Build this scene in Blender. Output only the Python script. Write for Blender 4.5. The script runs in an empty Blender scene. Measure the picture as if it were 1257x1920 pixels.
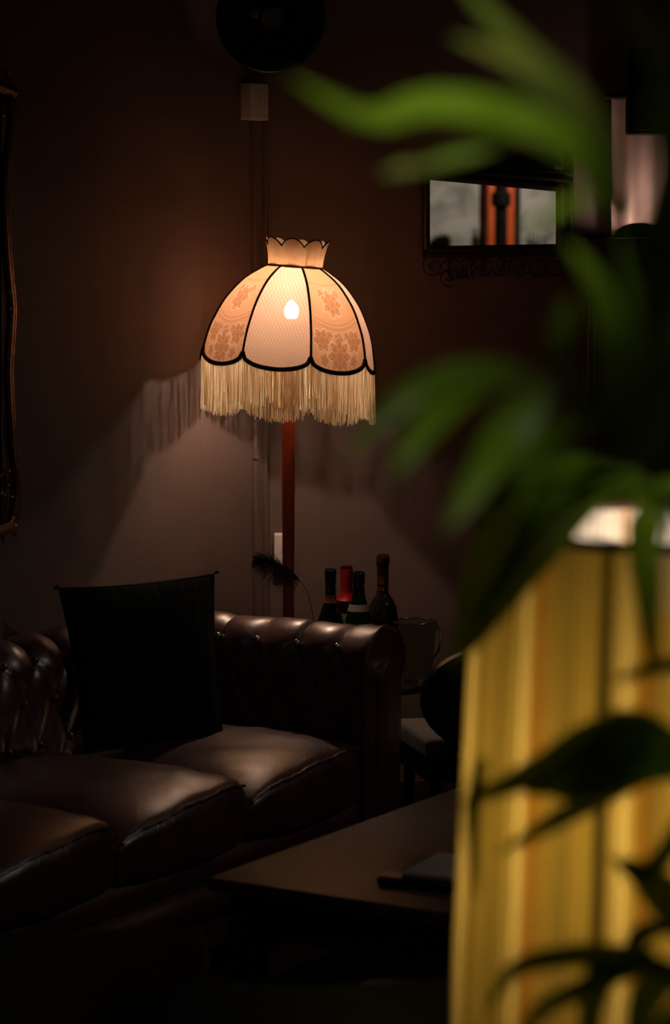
import bpy, bmesh, math, random
import numpy as np
from mathutils import Matrix, Vector

random.seed(7)
rng = np.random.default_rng(7)
sc = bpy.context.scene
COL = sc.collection

# ------------------------------------------------------------------ camera, world, exposure
IW, IH, FPX = 1257.0, 1920.0, 5000.0
CAM = np.array([0.0, 0.0, 1.7])
HOR = 450.0                                   # picture row of the eye level
PITCH = math.atan((IH / 2 - HOR) / FPX)
cam = bpy.data.cameras.new('camera')
cam.sensor_fit = 'VERTICAL'; cam.sensor_height = 36.0
cam.lens = FPX / IH * 36.0
cam.clip_start = 0.05; cam.clip_end = 60
cam.dof.use_dof = True; cam.dof.focus_distance = 6.95; cam.dof.aperture_fstop = 3.5
cam_o = bpy.data.objects.new('camera', cam); COL.objects.link(cam_o)
cam_o.location = CAM; cam_o.rotation_euler = (math.pi / 2 - PITCH, 0, 0)
sc.camera = cam_o

world = bpy.data.worlds.new('world'); sc.world = world; world.use_nodes = True
world.node_tree.nodes['Background'].inputs[0].default_value = (0.5, 0.55, 0.7, 1)
world.node_tree.nodes['Background'].inputs[1].default_value = 0.001
sc.view_settings.view_transform = 'Standard'; sc.view_settings.look = 'None'
sc.view_settings.exposure = 0.0; sc.view_settings.gamma = 1.0
sc.view_settings.use_curve_mapping = False
sc.cycles.use_denoising = True
sc.cycles.max_bounces = 10; sc.cycles.diffuse_bounces = 4; sc.cycles.transparent_max_bounces = 24
sc.cycles.transmission_bounces = 8
sc.cycles.sample_clamp_indirect = 4.0

FLOOR_BULB = 820.0        # emission of the floor lamp bulb
TABLE_BULB = 235.0        # emission of the near table lamp bulb
PUCK_LIGHT = 200.0         # small uplight behind the clock
WALL_FILL = 60.0          # added unseen fill on the wall behind the camera
LEAF_FILL = 85.0             # added unseen fill spots that brighten the palm leaves
SOFA_FILL = 17.0          # added unseen fill to lift the dark seating
COOL_FILL = 18.0          # added unseen cool fill over the left of the room

_F = np.array([0, math.cos(PITCH), -math.sin(PITCH)])
_U = np.array([0, math.sin(PITCH), math.cos(PITCH)])
_R = np.array([1.0, 0, 0])
def ray(px, py):
    return _F + (px - IW / 2) / FPX * _R + (IH / 2 - py) / FPX * _U
def W(px, py, D):
    """world point standing D metres in front of the camera, seen at this place of the photograph"""
    r = ray(px, py); return CAM + r * (D / r[1])
def on_plane(px, py, p0, n):
    r = ray(px, py); return CAM + r * (np.dot(p0 - CAM, n) / np.dot(r, n))

# ------------------------------------------------------------------ mesh helpers
def base_matrix(o):
    return Matrix.LocRotScale(o.location, o.rotation_euler, o.scale)
def link(o, parent=None):
    COL.objects.link(o)
    if parent is not None:
        o.parent = parent
        if parent.type == 'EMPTY':
            o.matrix_parent_inverse = base_matrix(parent).inverted()
    return o
def tag(o, label=None, cat=None, group=None, kind=None):
    if label: o['label'] = label
    if cat: o['category'] = cat
    if group: o['group'] = group
    if kind: o['kind'] = kind
    return o
def thing(name, label, cat, loc=(0, 0, 0), group=None):
    o = bpy.data.objects.new(name, None); COL.objects.link(o)
    o.empty_display_size = 0.05; o.location = tuple(float(c) for c in loc)
    return tag(o, label, cat, group)

class MB:
    """collects shapes into one mesh"""
    def __init__(s): s.v = []; s.f = []; s.n = 0
    def add(s, vf, M=None):
        v, f = vf; v = np.asarray(v, float)
        if M is not None:
            M = np.array(M); v = v @ M[:3, :3].T + M[:3, 3]
        s.v.append(v); s.f += [tuple(i + s.n for i in q) for q in f]; s.n += len(v); return s
    def build(s, name, mat, parent=None, smooth=True, xf=None):
        v = np.concatenate(s.v) if s.v else np.zeros((0, 3))
        if xf is not None:
            M = np.array(xf); v = v @ M[:3, :3].T + M[:3, 3]
        me = bpy.data.meshes.new(name)
        me.from_pydata([tuple(p) for p in v], [], s.f); me.validate()
        if smooth:
            me.polygons.foreach_set('use_smooth', [True] * len(me.polygons))
            me.set_sharp_from_angle(angle=math.radians(40))
        if mat: me.materials.append(mat)
        me.update()
        return link(bpy.data.objects.new(name, me), parent)
def one(name, vf, mat, parent=None, smooth=True, xf=None):
    return MB().add(vf).build(name, mat, parent, smooth, xf)

def box(c, s, rz=0.0):
    c = np.array(c, float); h = np.array(s, float) / 2
    v = np.array([[x, y, z] for x in (-1, 1) for y in (-1, 1) for z in (-1, 1)], float) * h
    ca, sa = math.cos(rz), math.sin(rz)
    v = v @ np.array([[ca, sa, 0], [-sa, ca, 0], [0, 0, 1]]) + c
    f = [(0, 1, 3, 2), (4, 6, 7, 5), (0, 4, 5, 1), (2, 3, 7, 6), (0, 2, 6, 4), (1, 5, 7, 3)]
    return v, f
def roundbox(h, r, m=2, k=3, fn=None):
    """box of half sizes h with round edges of radius r; m spans on the flats, k in each edge"""
    h = np.array(h, float); r = min(r, h.min() * 0.999); idx = {}; V = []; Fc = []
    def axis(a):
        i = h[a] - r
        e = [-h[a] + r * (1 - math.tan(math.pi / 4 * (1 - t / k))) * 1.0 for t in range(k)]
        mid = list(np.linspace(-i, i, m + 1))
        return np.array(e + mid + [-x for x in e[::-1]])
    ax = [axis(a) for a in range(3)]
    def vid(P):
        q = np.clip(P, -(h - r), h - r); d = P - q; l = np.linalg.norm(d)
        p = q + d / l * r if l > 1e-9 else P
        key = tuple(np.round(p, 6))
        if key not in idx: idx[key] = len(V); V.append(p)
        return idx[key]
    for a in range(3):
        b, c = (a + 1) % 3, (a + 2) % 3
        for sgn in (-1, 1):
            g = [[None] * len(ax[c]) for _ in ax[b]]
            for i, tb in enumerate(ax[b]):
                for j, tc in enumerate(ax[c]):
                    P = np.zeros(3); P[a] = sgn * h[a]; P[b] = tb; P[c] = tc; g[i][j] = vid(P)
            for i in range(len(ax[b]) - 1):
                for j in range(len(ax[c]) - 1):
                    q = [g[i][j], g[i + 1][j], g[i + 1][j + 1], g[i][j + 1]]
                    if sgn < 0: q = q[::-1]
                    u = []
                    for t in q:
                        if t not in u: u.append(t)
                    if len(u) >= 3: Fc.append(tuple(u))
    V = np.array(V)
    if fn is not None: V = np.array([fn(p) for p in V])
    return V, Fc
def rbox(c, s, r=0.004, rz=0.0, k=2):
    v, f = roundbox(np.array(s) / 2, r, 1, k)
    ca, sa = math.cos(rz), math.sin(rz)
    return v @ np.array([[ca, sa, 0], [-sa, ca, 0], [0, 0, 1]]) + np.array(c, float), f
def grid_faces(nu, nv, close_u=False, close_v=False):
    f = []
    for i in range(nu if close_u else nu - 1):
        for j in range(nv if close_v else nv - 1):
            a = i * nv + j; b = ((i + 1) % nu) * nv + j
            c = ((i + 1) % nu) * nv + (j + 1) % nv; d = i * nv + (j + 1) % nv
            f.append((a, b, c, d))
    return f
def lathe(prof, c=(0, 0, 0), n=28, cap=True):
    """profile of (radius, z) from bottom to top, turned about the vertical through c"""
    c = np.array(c, float); prof = [(max(r, 1e-5), z) for r, z in prof]; V = []
    for i in range(n):
        a = 2 * math.pi * i / n
        for r, z in prof: V.append((c[0] + r * math.cos(a), c[1] + r * math.sin(a), c[2] + z))
    m = len(prof); f = grid_faces(n, m, close_u=True)
    if cap:
        f.append(tuple(i * m for i in range(n))[::-1]); f.append(tuple(i * m + m - 1 for i in range(n)))
    return np.array(V), f
def catmull(P, n):
    P = np.asarray(P, float)
    if len(P) == 2: return P[0] + (P[1] - P[0]) * np.linspace(0, 1, n)[:, None]
    Q = np.vstack([2 * P[0] - P[1], P, 2 * P[-1] - P[-2]]); out = []
    for t in np.linspace(0, len(P) - 1, n):
        i = min(int(t), len(P) - 2); u = t - i; a, b, c, d = Q[i:i + 4]
        out.append(0.5 * (2 * b + (c - a) * u + (2 * a - 5 * b + 4 * c - d) * u * u + (3 * b - a - 3 * c + d) * u ** 3))
    return np.array(out)
def tube(path, r, n=8, closed=False, cap=True):
    P = np.asarray(path, float); m = len(P)
    R = np.full(m, r, float) if np.isscalar(r) else np.asarray(r, float)
    T = (np.roll(P, -1, 0) - np.roll(P, 1, 0)) if closed else np.gradient(P, axis=0)
    T /= np.linalg.norm(T, axis=1)[:, None] + 1e-12
    ref = np.array([0, 0, 1.0]) if abs(T[0][2]) < 0.9 else np.array([1.0, 0, 0])
    N = np.cross(T[0], ref); N /= np.linalg.norm(N); V = []
    for i in range(m):
        N = N - T[i] * np.dot(N, T[i]); N /= np.linalg.norm(N) + 1e-12
        B = np.cross(T[i], N)
        for j in range(n):
            a = 2 * math.pi * j / n
            V.append(P[i] + R[i] * (math.cos(a) * N + math.sin(a) * B))
    f = grid_faces(m, n, close_u=closed, close_v=True)
    if cap and not closed: f.append(tuple(range(n))); f.append(tuple((m - 1) * n + j for j in range(n))[::-1])
    return np.array(V), f
def ball(c, r, n=10, m=6, sc_=(1, 1, 1)):
    prof = [(r * math.sin(math.pi * t / m), -r * math.cos(math.pi * t / m)) for t in range(m + 1)]
    v, f = lathe(prof, (0, 0, 0), n, False)
    return v * np.array(sc_) + np.array(c, float), f
def extrude(poly, n_off):
    """flat outline (3d points) pushed along n_off"""
    P = np.asarray(poly, float); m = len(P); V = np.vstack([P, P + np.array(n_off, float)])
    f = [tuple(range(m))[::-1], tuple(range(m, 2 * m))]
    f += [(i, (i + 1) % m, m + (i + 1) % m, m + i) for i in range(m)]
    return V, f
def frame_xf(origin, ex, ey, ez):
    M = np.eye(4); M[:3, 0] = ex; M[:3, 1] = ey; M[:3, 2] = ez; M[:3, 3] = origin; return M

# ------------------------------------------------------------------ materials
def nodes_of(name):
    m = bpy.data.materials.new(name); m.use_nodes = True
    return m, m.node_tree.nodes, m.node_tree.links
def mat(name, col, rough=0.6, metal=0.0, col2=None, scale=12.0, stretch=(1, 1, 1), bump=None, coat=0.0,
        trans=0.0, spec=0.5, sheen=0.0, crack=None):
    m, N, L = nodes_of(name); b = N['Principled BSDF']
    b.inputs['Roughness'].default_value = rough; b.inputs['Metallic'].default_value = metal
    b.inputs['Specular IOR Level'].default_value = spec
    if coat: b.inputs['Coat Weight'].default_value = coat; b.inputs['Coat Roughness'].default_value = 0.33
    if trans: b.inputs['Transmission Weight'].default_value = trans
    if sheen: b.inputs['Sheen Weight'].default_value = sheen
    tc = N.new('ShaderNodeTexCoord'); mp = N.new('ShaderNodeMapping'); mp.inputs['Scale'].default_value = stretch
    L.new(tc.outputs['Object'], mp.inputs[0])
    nz = N.new('ShaderNodeTexNoise'); nz.inputs['Scale'].default_value = scale; nz.inputs['Detail'].default_value = 5
    L.new(mp.outputs[0], nz.inputs['Vector'])
    c2 = col2 if col2 else tuple(c * 0.75 for c in col)
    rp = N.new('ShaderNodeValToRGB'); rp.color_ramp.elements[0].position = 0.35; rp.color_ramp.elements[1].position = 0.65
    rp.color_ramp.elements[0].color = (*c2, 1); rp.color_ramp.elements[1].color = (*col, 1)
    L.new(nz.outputs['Fac'], rp.inputs[0]); L.new(rp.outputs[0], b.inputs['Base Color'])
    last = None
    if bump:
        n2 = N.new('ShaderNodeTexNoise'); n2.inputs['Scale'].default_value = bump[0]; n2.inputs['Detail'].default_value = 6
        L.new(mp.outputs[0], n2.inputs['Vector'])
        bp = N.new('ShaderNodeBump'); bp.inputs['Strength'].default_value = bump[1]; bp.inputs['Distance'].default_value = 0.01
        L.new(n2.outputs['Fac'], bp.inputs['Height']); last = bp
    if crack:
        wv = N.new('ShaderNodeTexNoise'); wv.inputs['Scale'].default_value = crack[0] * 0.8
        L.new(tc.outputs['Object'], wv.inputs['Vector'])
        ad = N.new('ShaderNodeMixRGB'); ad.blend_type = 'ADD'; ad.inputs[0].default_value = 0.03
        L.new(tc.outputs['Object'], ad.inputs[1]); L.new(wv.outputs['Color'], ad.inputs[2])
        vo = N.new('ShaderNodeTexVoronoi'); vo.feature = 'DISTANCE_TO_EDGE'; vo.inputs['Scale'].default_value = crack[0]
        L.new(ad.outputs[0], vo.inputs['Vector'])
        r2 = N.new('ShaderNodeValToRGB'); r2.color_ramp.elements[1].position = 0.06
        L.new(vo.outputs['Distance'], r2.inputs[0])
        bp = N.new('ShaderNodeBump'); bp.inputs['Strength'].default_value = crack[1]; bp.inputs['Distance'].default_value = 0.004
        L.new(r2.outputs[0], bp.inputs['Height'])
        if last: L.new(last.outputs[0], bp.inputs['Normal'])
        last = bp
        mx = N.new('ShaderNodeMixRGB'); mx.blend_type = 'MULTIPLY'; mx.inputs[0].default_value = 0.55
        L.new(rp.outputs[0], mx.inputs[1]); L.new(r2.outputs[0], mx.inputs[2]); L.new(mx.outputs[0], b.inputs['Base Color'])
    if last: L.new(last.outputs[0], b.inputs['Normal'])
    return m
def emitter(name, col, strength):
    m, N, L = nodes_of(name); N.remove(N['Principled BSDF'])
    e = N.new('ShaderNodeEmission'); e.inputs[0].default_value = (*col, 1); e.inputs[1].default_value = strength
    L.new(e.outputs[0], N['Material Output'].inputs[0]); return m
def thin(name, make_col, diffuse, transl, clear, clear_col=(1, 1, 1), gloss=0.0):
    """thin cloth or leaf: reflects, lets light through scattered, and a little straight through.
    make_col(N, L) returns a colour socket or an rgb tuple"""
    m, N, L = nodes_of(name); N.remove(N['Principled BSDF'])
    col = make_col(N, L)
    d = N.new('ShaderNodeBsdfDiffuse'); t = N.new('ShaderNodeBsdfTranslucent'); c = N.new('ShaderNodeBsdfTransparent')
    for nd, k in ((d, diffuse), (t, transl)):
        g = N.new('ShaderNodeMixRGB'); g.blend_type = 'MULTIPLY'; g.inputs[0].default_value = 1
        g.inputs[2].default_value = (*(k if not np.isscalar(k) else (k, k, k)), 1)
        if isinstance(col, tuple): g.inputs[1].default_value = (*col, 1)
        else: L.new(col, g.inputs[1])
        L.new(g.outputs[0], nd.inputs['Color'])
    c.inputs[0].default_value = (*clear_col, 1)
    a = N.new('ShaderNodeAddShader'); L.new(d.outputs[0], a.inputs[0]); L.new(t.outputs[0], a.inputs[1]); out = a
    if gloss:
        g = N.new('ShaderNodeBsdfGlossy'); g.inputs['Roughness'].default_value = 0.35
        x = N.new('ShaderNodeMixShader'); x.inputs[0].default_value = gloss
        L.new(out.outputs[0], x.inputs[1]); L.new(g.outputs[0], x.inputs[2]); out = x
    if clear:
        x = N.new('ShaderNodeMixShader'); x.inputs[0].default_value = clear
        L.new(out.outputs[0], x.inputs[1]); L.new(c.outputs[0], x.inputs[2]); out = x
    L.new(out.outputs[0], N['Material Output'].inputs[0]); return m
def attr_col(name):
    def f(N, L):
        a = N.new('ShaderNodeVertexColor'); a.layer_name = name; return a.outputs['Color']
    return f
def noise_col(c1, c2, scale, stretch=(1, 1, 1)):
    def f(N, L):
        tc = N.new('ShaderNodeTexCoord'); nz = N.new('ShaderNodeTexNoise'); nz.inputs['Scale'].default_value = scale
        mp = N.new('ShaderNodeMapping'); mp.inputs['Scale'].default_value = stretch
        L.new(tc.outputs['Object'], mp.inputs[0]); L.new(mp.outputs[0], nz.inputs['Vector']); rp = N.new('ShaderNodeValToRGB')
        rp.color_ramp.elements[0].color = (*c1, 1); rp.color_ramp.elements[1].color = (*c2, 1)
        rp.color_ramp.elements[0].position = .35; rp.color_ramp.elements[1].position = .65
        L.new(nz.outputs['Fac'], rp.inputs[0]); return rp.outputs[0]
    return f

M_wall = mat('mauve_wall_paint', (0.135, 0.098, 0.090), 0.75, col2=(0.115, 0.083, 0.076), scale=2.5, bump=(90, 0.08), spec=0.25)
M_plaster = mat('blotchy_plaster', (0.62, 0.58, 0.52), 0.9, col2=(0.26, 0.25, 0.22), scale=7, bump=(12, 0.3))
M_floor = mat('dark_floorboards', (0.05, 0.03, 0.02), 0.4, scale=3, stretch=(1, 12, 1))
M_ceil = mat('dark_ceiling', (0.05, 0.045, 0.045), 0.9)
M_leather = mat('oxblood_leather', (0.105, 0.026, 0.028), 0.40, col2=(0.060, 0.016, 0.016), scale=9, bump=(60, 0.08), crack=(34, 0.18), spec=1.0, coat=1.0)
M_leather2 = mat('oxblood_leather_smooth', (0.110, 0.026, 0.028), 0.40, col2=(0.062, 0.016, 0.016), scale=9, bump=(45, 0.15), spec=1.0, coat=1.0)
M_button = mat('glass_button', (0.5, 0.5, 0.55), 0.25, metal=0.9)
M_wood_d = mat('dark_stained_wood', (0.035, 0.018, 0.012), 0.4, scale=6, stretch=(1, 8, 1), bump=(30, 0.1))
M_wood_t = mat('brown_table_veneer', (0.085, 0.050, 0.034), 0.42, col2=(0.052, 0.030, 0.021), scale=7, stretch=(1.2, 22, 1), bump=(50, 0.05))
M_mahog = mat('red_mahogany', (0.22, 0.045, 0.018), 0.3, col2=(0.15, 0.028, 0.012), scale=10, stretch=(6, 6, 0.6))
M_black = mat('black_plastic', (0.006, 0.006, 0.006), 0.3)
M_blackm = mat('matt_black', (0.005, 0.005, 0.005), 0.7, spec=0.2)
M_white = mat('white_plastic', (0.85, 0.80, 0.74), 0.4, col2=(0.80, 0.74, 0.68))
M_paper = mat('white_paper', (0.52, 0.48, 0.46), 0.8)
M_gilt = mat('old_gilt', (0.15, 0.085, 0.04), 0.35, metal=0.8, col2=(0.12, 0.06, 0.025), scale=30, bump=(80, 0.3))
M_gilt_d = mat('dark_bronze', (0.035, 0.022, 0.014), 0.45, metal=0.3, scale=30, bump=(80, 0.3))
M_mirror = mat('mirror_glass', (0.85, 0.85, 0.85), 0.01, metal=1.0, col2=(0.8, 0.8, 0.8))
M_mirror_d = mat('old_mirror_glass', (0.10, 0.10, 0.10), 0.05, metal=1.0, col2=(0.06, 0.06, 0.06))
M_steel = mat('brushed_steel', (0.45, 0.45, 0.45), 0.2, metal=1.0)
M_green_v = mat('dark_green_velvet', (0.045, 0.055, 0.022), 0.85, sheen=0.25, bump=(120, 0.1))
M_grey_top = mat('grey_stool_cloth', (0.16, 0.15, 0.145), 0.8, bump=(100, 0.2))

# ------------------------------------------------------------------ directions of the room
ANG = math.radians(31.5)
A3 = np.array([math.sin(ANG), math.cos(ANG), 0]); B3 = np.array([math.cos(ANG), -math.sin(ANG), 0]); Z3 = np.array([0, 0, 1.0])
CORNER = np.array([(506 - IW / 2) / FPX * 7.52, 7.52, 0])
WA = math.radians(3.5)
W3 = np.array([math.cos(WA), math.sin(WA), 0]); WN = np.array([math.sin(WA), -math.cos(WA), 0])   # back wall: along, into the room
LN = B3                                                                                           # left wall: into the room

# ------------------------------------------------------------------ the setting
HC = 2.95
def wall(name, p, q, m, th=0.12, z0=0.0, z1=HC, outward=None):
    p = np.array(p, float); q = np.array(q, float)
    v, f = extrude([p + Z3 * z0, q + Z3 * z0, q + Z3 * z1, p + Z3 * z1], np.array(outward) * th)
    return tag(one(name, (v, f), m, None, False), kind='structure')
L_END = CORNER - A3 * 11.3
B_END = CORNER + W3 * 3.6
FRONT_Y = -1.6
L_END = CORNER - A3 * ((CORNER[1] - FRONT_Y) / A3[1])
R_END = np.array([B_END[0], FRONT_Y, 0])
wall('wall_left', L_END, CORNER, M_wall, outward=-LN)
wall('wall_back', CORNER, B_END, M_wall, outward=-WN)
wall('wall_right', B_END, R_END, M_wall, outward=(1, 0, 0))
wall('wall_front', L_END, R_END, M_plaster, outward=(0, -1, 0))
room = [L_END - LN * .1, CORNER + Z3 * 0 - A3 * 0, B_END, R_END]
tag(one('floor', extrude([L_END, R_END, B_END, CORNER], (0, 0, -0.1)), M_floor, None, False), kind='structure')
tag(one('ceiling', extrude([p + Z3 * HC for p in (L_END, R_END, B_END, CORNER)], (0, 0, 0.1)), M_ceil, None, False), kind='structure')
# skirting boards
for nm, p, q, n in (('baseboard_left', CORNER - A3 * 5, CORNER, LN), ('baseboard_back', CORNER, CORNER + W3 * 3.5, WN)):
    mid = (p + q) / 2 + n * 0.009; d = q - p
    tag(one(nm, rbox((mid[0], mid[1], 0.08), (np.linalg.norm(d), 0.018, 0.16), 0.004, math.atan2(d[1], d[0])), M_wood_d), kind='structure')

# ------------------------------------------------------------------ floor lamp
LD = 7.1; S = LD / FPX                                         # metres for one picture point at the lamp
lamp_xy = W(541, 1000, LD)[:2]
fl = thing('floor_lamp', 'tall mahogany floor lamp with scalloped cream shade, crown top and long fringe in the corner', 'floor lamp', (*lamp_xy, 0))
# turned pole and foot
prof = [(0.135, 0), (0.138, 0.012), (0.13, 0.03), (0.07, 0.05), (0.034, 0.065), (0.028, 0.10), (0.030, 0.13)]
one('base', lathe(prof, (*lamp_xy, 0), 32), M_mahog, fl)
prof = [(0.026, 0.13), (0.018, 0.16), (0.0165, 0.40), (0.0150, 0.52), (0.0175, 0.60), (0.0165, 0.66), (0.0150, 0.74), (0.0165, 0.90),
        (0.0185, 1.15), (0.0190, 1.30), (0.017, 1.38), (0.010, 1.40), (0.010, 1.43)]
pole = one('pole', lathe(prof, (*lamp_xy, 0), 24), M_mahog, fl)
one('collar', lathe([(0.019, 0.565), (0.0225, 0.572), (0.0225, 0.59), (0.019, 0.60)], (*lamp_xy, 0), 24), M_mahog, pole)
crown_c = W(554, 500, LD)
TILT = math.radians(4.3)
XS = np.array(Matrix.Translation(Vector(crown_c)) @ Matrix.Rotation(TILT, 4, 'Y'))     # frame of the tilted shade, origin at its waist
def sh(p): p = np.atleast_2d(p); return p @ XS[:3, :3].T + XS[:3, 3]
PR = np.array([(0, 51), (8, 66), (30, 97), (67, 128), (105, 147.5), (127, 155.5), (150, 161), (187, 167), (200, 168)], float) * S
def prof_r(d):                                                # radius at depth d under the waist
    return np.interp(d, PRd, PRr)
_c = catmull(PR, 200); PRd, PRr = _c[:, 0], _c[:, 1]
SEAM0 = math.radians(-90 + 15)                                # first seam; camera side is at -90 degrees
def seam_ang(i): return SEAM0 + i * math.pi / 4
SEAM_D, DIP_D = 160 * S, 186 * S
def edge_d(u):                                                # depth of the scalloped hem across a panel
    return SEAM_D + (DIP_D - SEAM_D) * np.sqrt(np.clip(1 - (2 * u - 1) ** 2, 0, 1)) ** 0.9
def shade_pt(i, u, d):
    th = seam_ang(i) + u * math.pi / 4
    flat = math.cos(math.pi / 8) / np.cos((u - 0.5) * math.pi / 4)
    r = prof_r(d) * (0.5 + 0.5 * flat)
    return np.stack([r * np.cos(th), r * np.sin(th), -d], -1)

def brocade(u, v):
    """woven pattern, 0 ground to 1 motif; u and v run over one panel, 0 to 1"""
    x = (u - 0.5) * (0.45 + 0.75 * v); y = v * 1.25
    out = np.zeros_like(u)
    def flower(cx, cy, R, n, k=1.0):
        dx, dy = x - cx, (y - cy); r = np.hypot(dx, dy) / R; a = np.arctan2(dy, dx)
        pet = 0.62 + 0.38 * np.abs(np.cos(a * n / 2))
        body = (r < pet) * (0.55 + 0.45 * (np.sin(r * 13 + np.cos(a * n) * 1.5) > -0.2))
        rim = np.exp(-((r - pet) / 0.07) ** 2)
        return np.clip(k * body - 0.9 * rim + 0.9 * (r < 0.13), -1, 1)
    for c in ((0, 0.42, 0.17, 7), (0, 1.05, 0.23, 8), (-0.30, 0.86, 0.15, 6), (0.30, 0.86, 0.15, 6), (0, 0.84, 0.09, 5),
              (-0.13, 0.30, 0.06, 5), (0.13, 0.30, 0.06, 5), (-0.30, 1.10, 0.09, 5), (0.30, 1.10, 0.09, 5), (0.16, 0.80, 0.06, 5), (-0.16, 0.80, 0.06, 5)):
        f = flower(*c); out = np.where(np.abs(f) > np.abs(out), f, out)
    arc = 0.68 - 0.55 * x * x * 4 * 0.35
    out += np.exp(-((y - arc) / 0.008) ** 2) * 0.9 - np.exp(-((y - arc - 0.016) / 0.008) ** 2) * 0.7
    for i in range(-6, 7):                                     # row of little loops under the garland
        cx = i * 0.058; cy = 0.72 - 0.55 * cx * cx * 4 * 0.35
        rr = np.hypot(x - cx, (y - cy)); out += np.exp(-((rr - 0.018) / 0.006) ** 2) * 0.9
    arc2 = 0.20 - 0.5 * x * x
    out += np.exp(-((y - arc2) / 0.007) ** 2) * 0.7
    weave = 0.18 * np.sin(x * 160) * np.sin(y * 160)
    dots = 0.3 * ((np.sin(x * 95) * np.sin(y * 95)) > 0.55) * (np.abs(out) < 0.15) * (y < arc)
    return np.clip(out + weave + dots, -1, 1)
def plain_weave(u, v):
    x = (u - 0.5) * (0.45 + 0.75 * v); y = v * 1.25
    a = 62
    return 0.9 * np.exp(-(np.minimum(np.abs(np.sin((x + y * .62) * a)), np.abs(np.sin((x - y * .62) * a))) / 0.42) ** 2) - 0.05

M_cloth = thin('shade_cloth', attr_col('weave'), (0.36, 0.27, 0.20), (0.106, 0.076, 0.062), 0.042, (1.0, 0.46, 0.22))
M_lining = thin('crown_cloth', noise_col((0.82, 0.76, 0.66), (0.95, 0.88, 0.76), 60), (0.60, 0.50, 0.40), (0.20, 0.12, 0.07), 0.0)
M_trim = mat('dark_brown_braid', (0.045, 0.014, 0.008), 0.8, bump=(300, 0.3))
M_fringe = thin('silk_fringe', noise_col((0.80, 0.70, 0.56), (1.0, 1.0, 0.98), 160, (1, 1, .04)), (0.34, 0.33, 0.30), (0.66, 0.64, 0.58), 0.0)
NU, NV = 140, 190
for i in range(8):
    u, vv = np.meshgrid(np.linspace(0, 1, NU), np.linspace(0, 1, NV), indexing='ij')
    d = vv * edge_d(u)
    P = shade_pt(i, u, d).reshape(-1, 3)
    o = one('shade_panel', (sh(P), grid_faces(NU, NV)), M_cloth, fl)
    pat = (plain_weave if i % 2 == 1 else brocade)(u, d / DIP_D).reshape(-1)
    lo, hi, md = np.array([0.52, 0.36, 0.23]), np.array([1.0, 1.0, 1.0]), np.array([0.78, 0.59, 0.40])
    if i % 2 == 1: md = np.array([0.97, 0.95, 0.92]); lo = np.array([0.74, 0.64, 0.50])
    k = pat[:, None]
    c = np.where(k > 0, md + (lo - md) * k, md + (hi - md) * -k)
    at = o.data.color_attributes.new('weave', 'FLOAT_COLOR', 'POINT')
    at.data.foreach_set('color', np.hstack([c, np.ones((len(c), 1))]).astype(np.float32).ravel())
    o['label'] = 'plain cream woven panel' if i % 2 == 1 else 'floral brocade panel'
    # braid on the seam and along the hem
    dd = np.linspace(0, SEAM_D, 24)
    one('seam_trim', tube(sh(shade_pt(i, np.zeros(24), dd) * np.array([1.008, 1.008, 1])), 0.0033, 6), M_trim, fl)
    uu = np.linspace(0, 1, 26)
    one('scallop_trim', tube(sh(shade_pt(i, uu, edge_d(uu)) * np.array([1.006, 1.006, 1])), 0.0060, 6), M_trim, fl)
    # one petal of the crown
    u2, v2 = np.meshgrid(np.linspace(0, 1, 15), np.linspace(0, 1, 10), indexing='ij')
    top = (37 + 15 * np.sin(np.pi * u2) ** 0.8) * S
    hgt = v2 * top
    rr = (51 + 2.5 * np.sin(np.pi * u2) * v2 + 7.5 * (hgt / (52 * S)) ** 2.2) * S
    th = seam_ang(i) + u2 * math.pi / 4
    P = np.stack([rr * np.cos(th), rr * np.sin(th), hgt], -1)
    one('crown_panel', (sh(P.reshape(-1, 3)), grid_faces(15, 10)), M_lining, fl)
    one('crown_trim', tube(sh(P[:, -1]), 0.0020, 6), M_trim, fl)
t = np.linspace(0, 2 * math.pi, 48, endpoint=False)
one('waist_trim', tube(sh(np.stack([52 * S * np.cos(t), 52 * S * np.sin(t), 0 * t], -1)), 0.0030, 6, closed=True), M_trim, fl)
# fringe: fine threads, too many to count
fr = MB()
for i in range(8):
    n = 84
    for k in range(n):
        for layer in (0, 1):
            u = (k + rng.uniform(0.1, 0.9)) / n
            if layer and rng.random() < 0.45: continue
            p0 = sh(shade_pt(i, np.array([u]), edge_d(np.array([u]))))[0]
            ln = (93 + rng.uniform(-5, 5) - (25 * (layer and rng.random() < .6))) * S - (0.010 * (abs(u - .5) > .47))
            out = np.array([p0[0] - crown_c[0], p0[1] - crown_c[1], 0]); out /= np.linalg.norm(out)
            p0 = p0 + out * (0.002 if layer == 0 else -0.003); sw = rng.normal(0, 0.0022, 2)
            pts = [p0 + np.array([sw[0] * q ** 2 + rng.normal(0, .0004), sw[1] * q ** 2, -ln * q]) for q in (0, .35, .7, 1)]
            fr.add(tube(pts, [0.00085, 0.00095, 0.00095, 0.0013], 3, cap=False))
o = fr.build('fringe', M_fringe, fl); o['kind'] = 'stuff'; o['label'] = 'long silky cream thread fringe'
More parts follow.
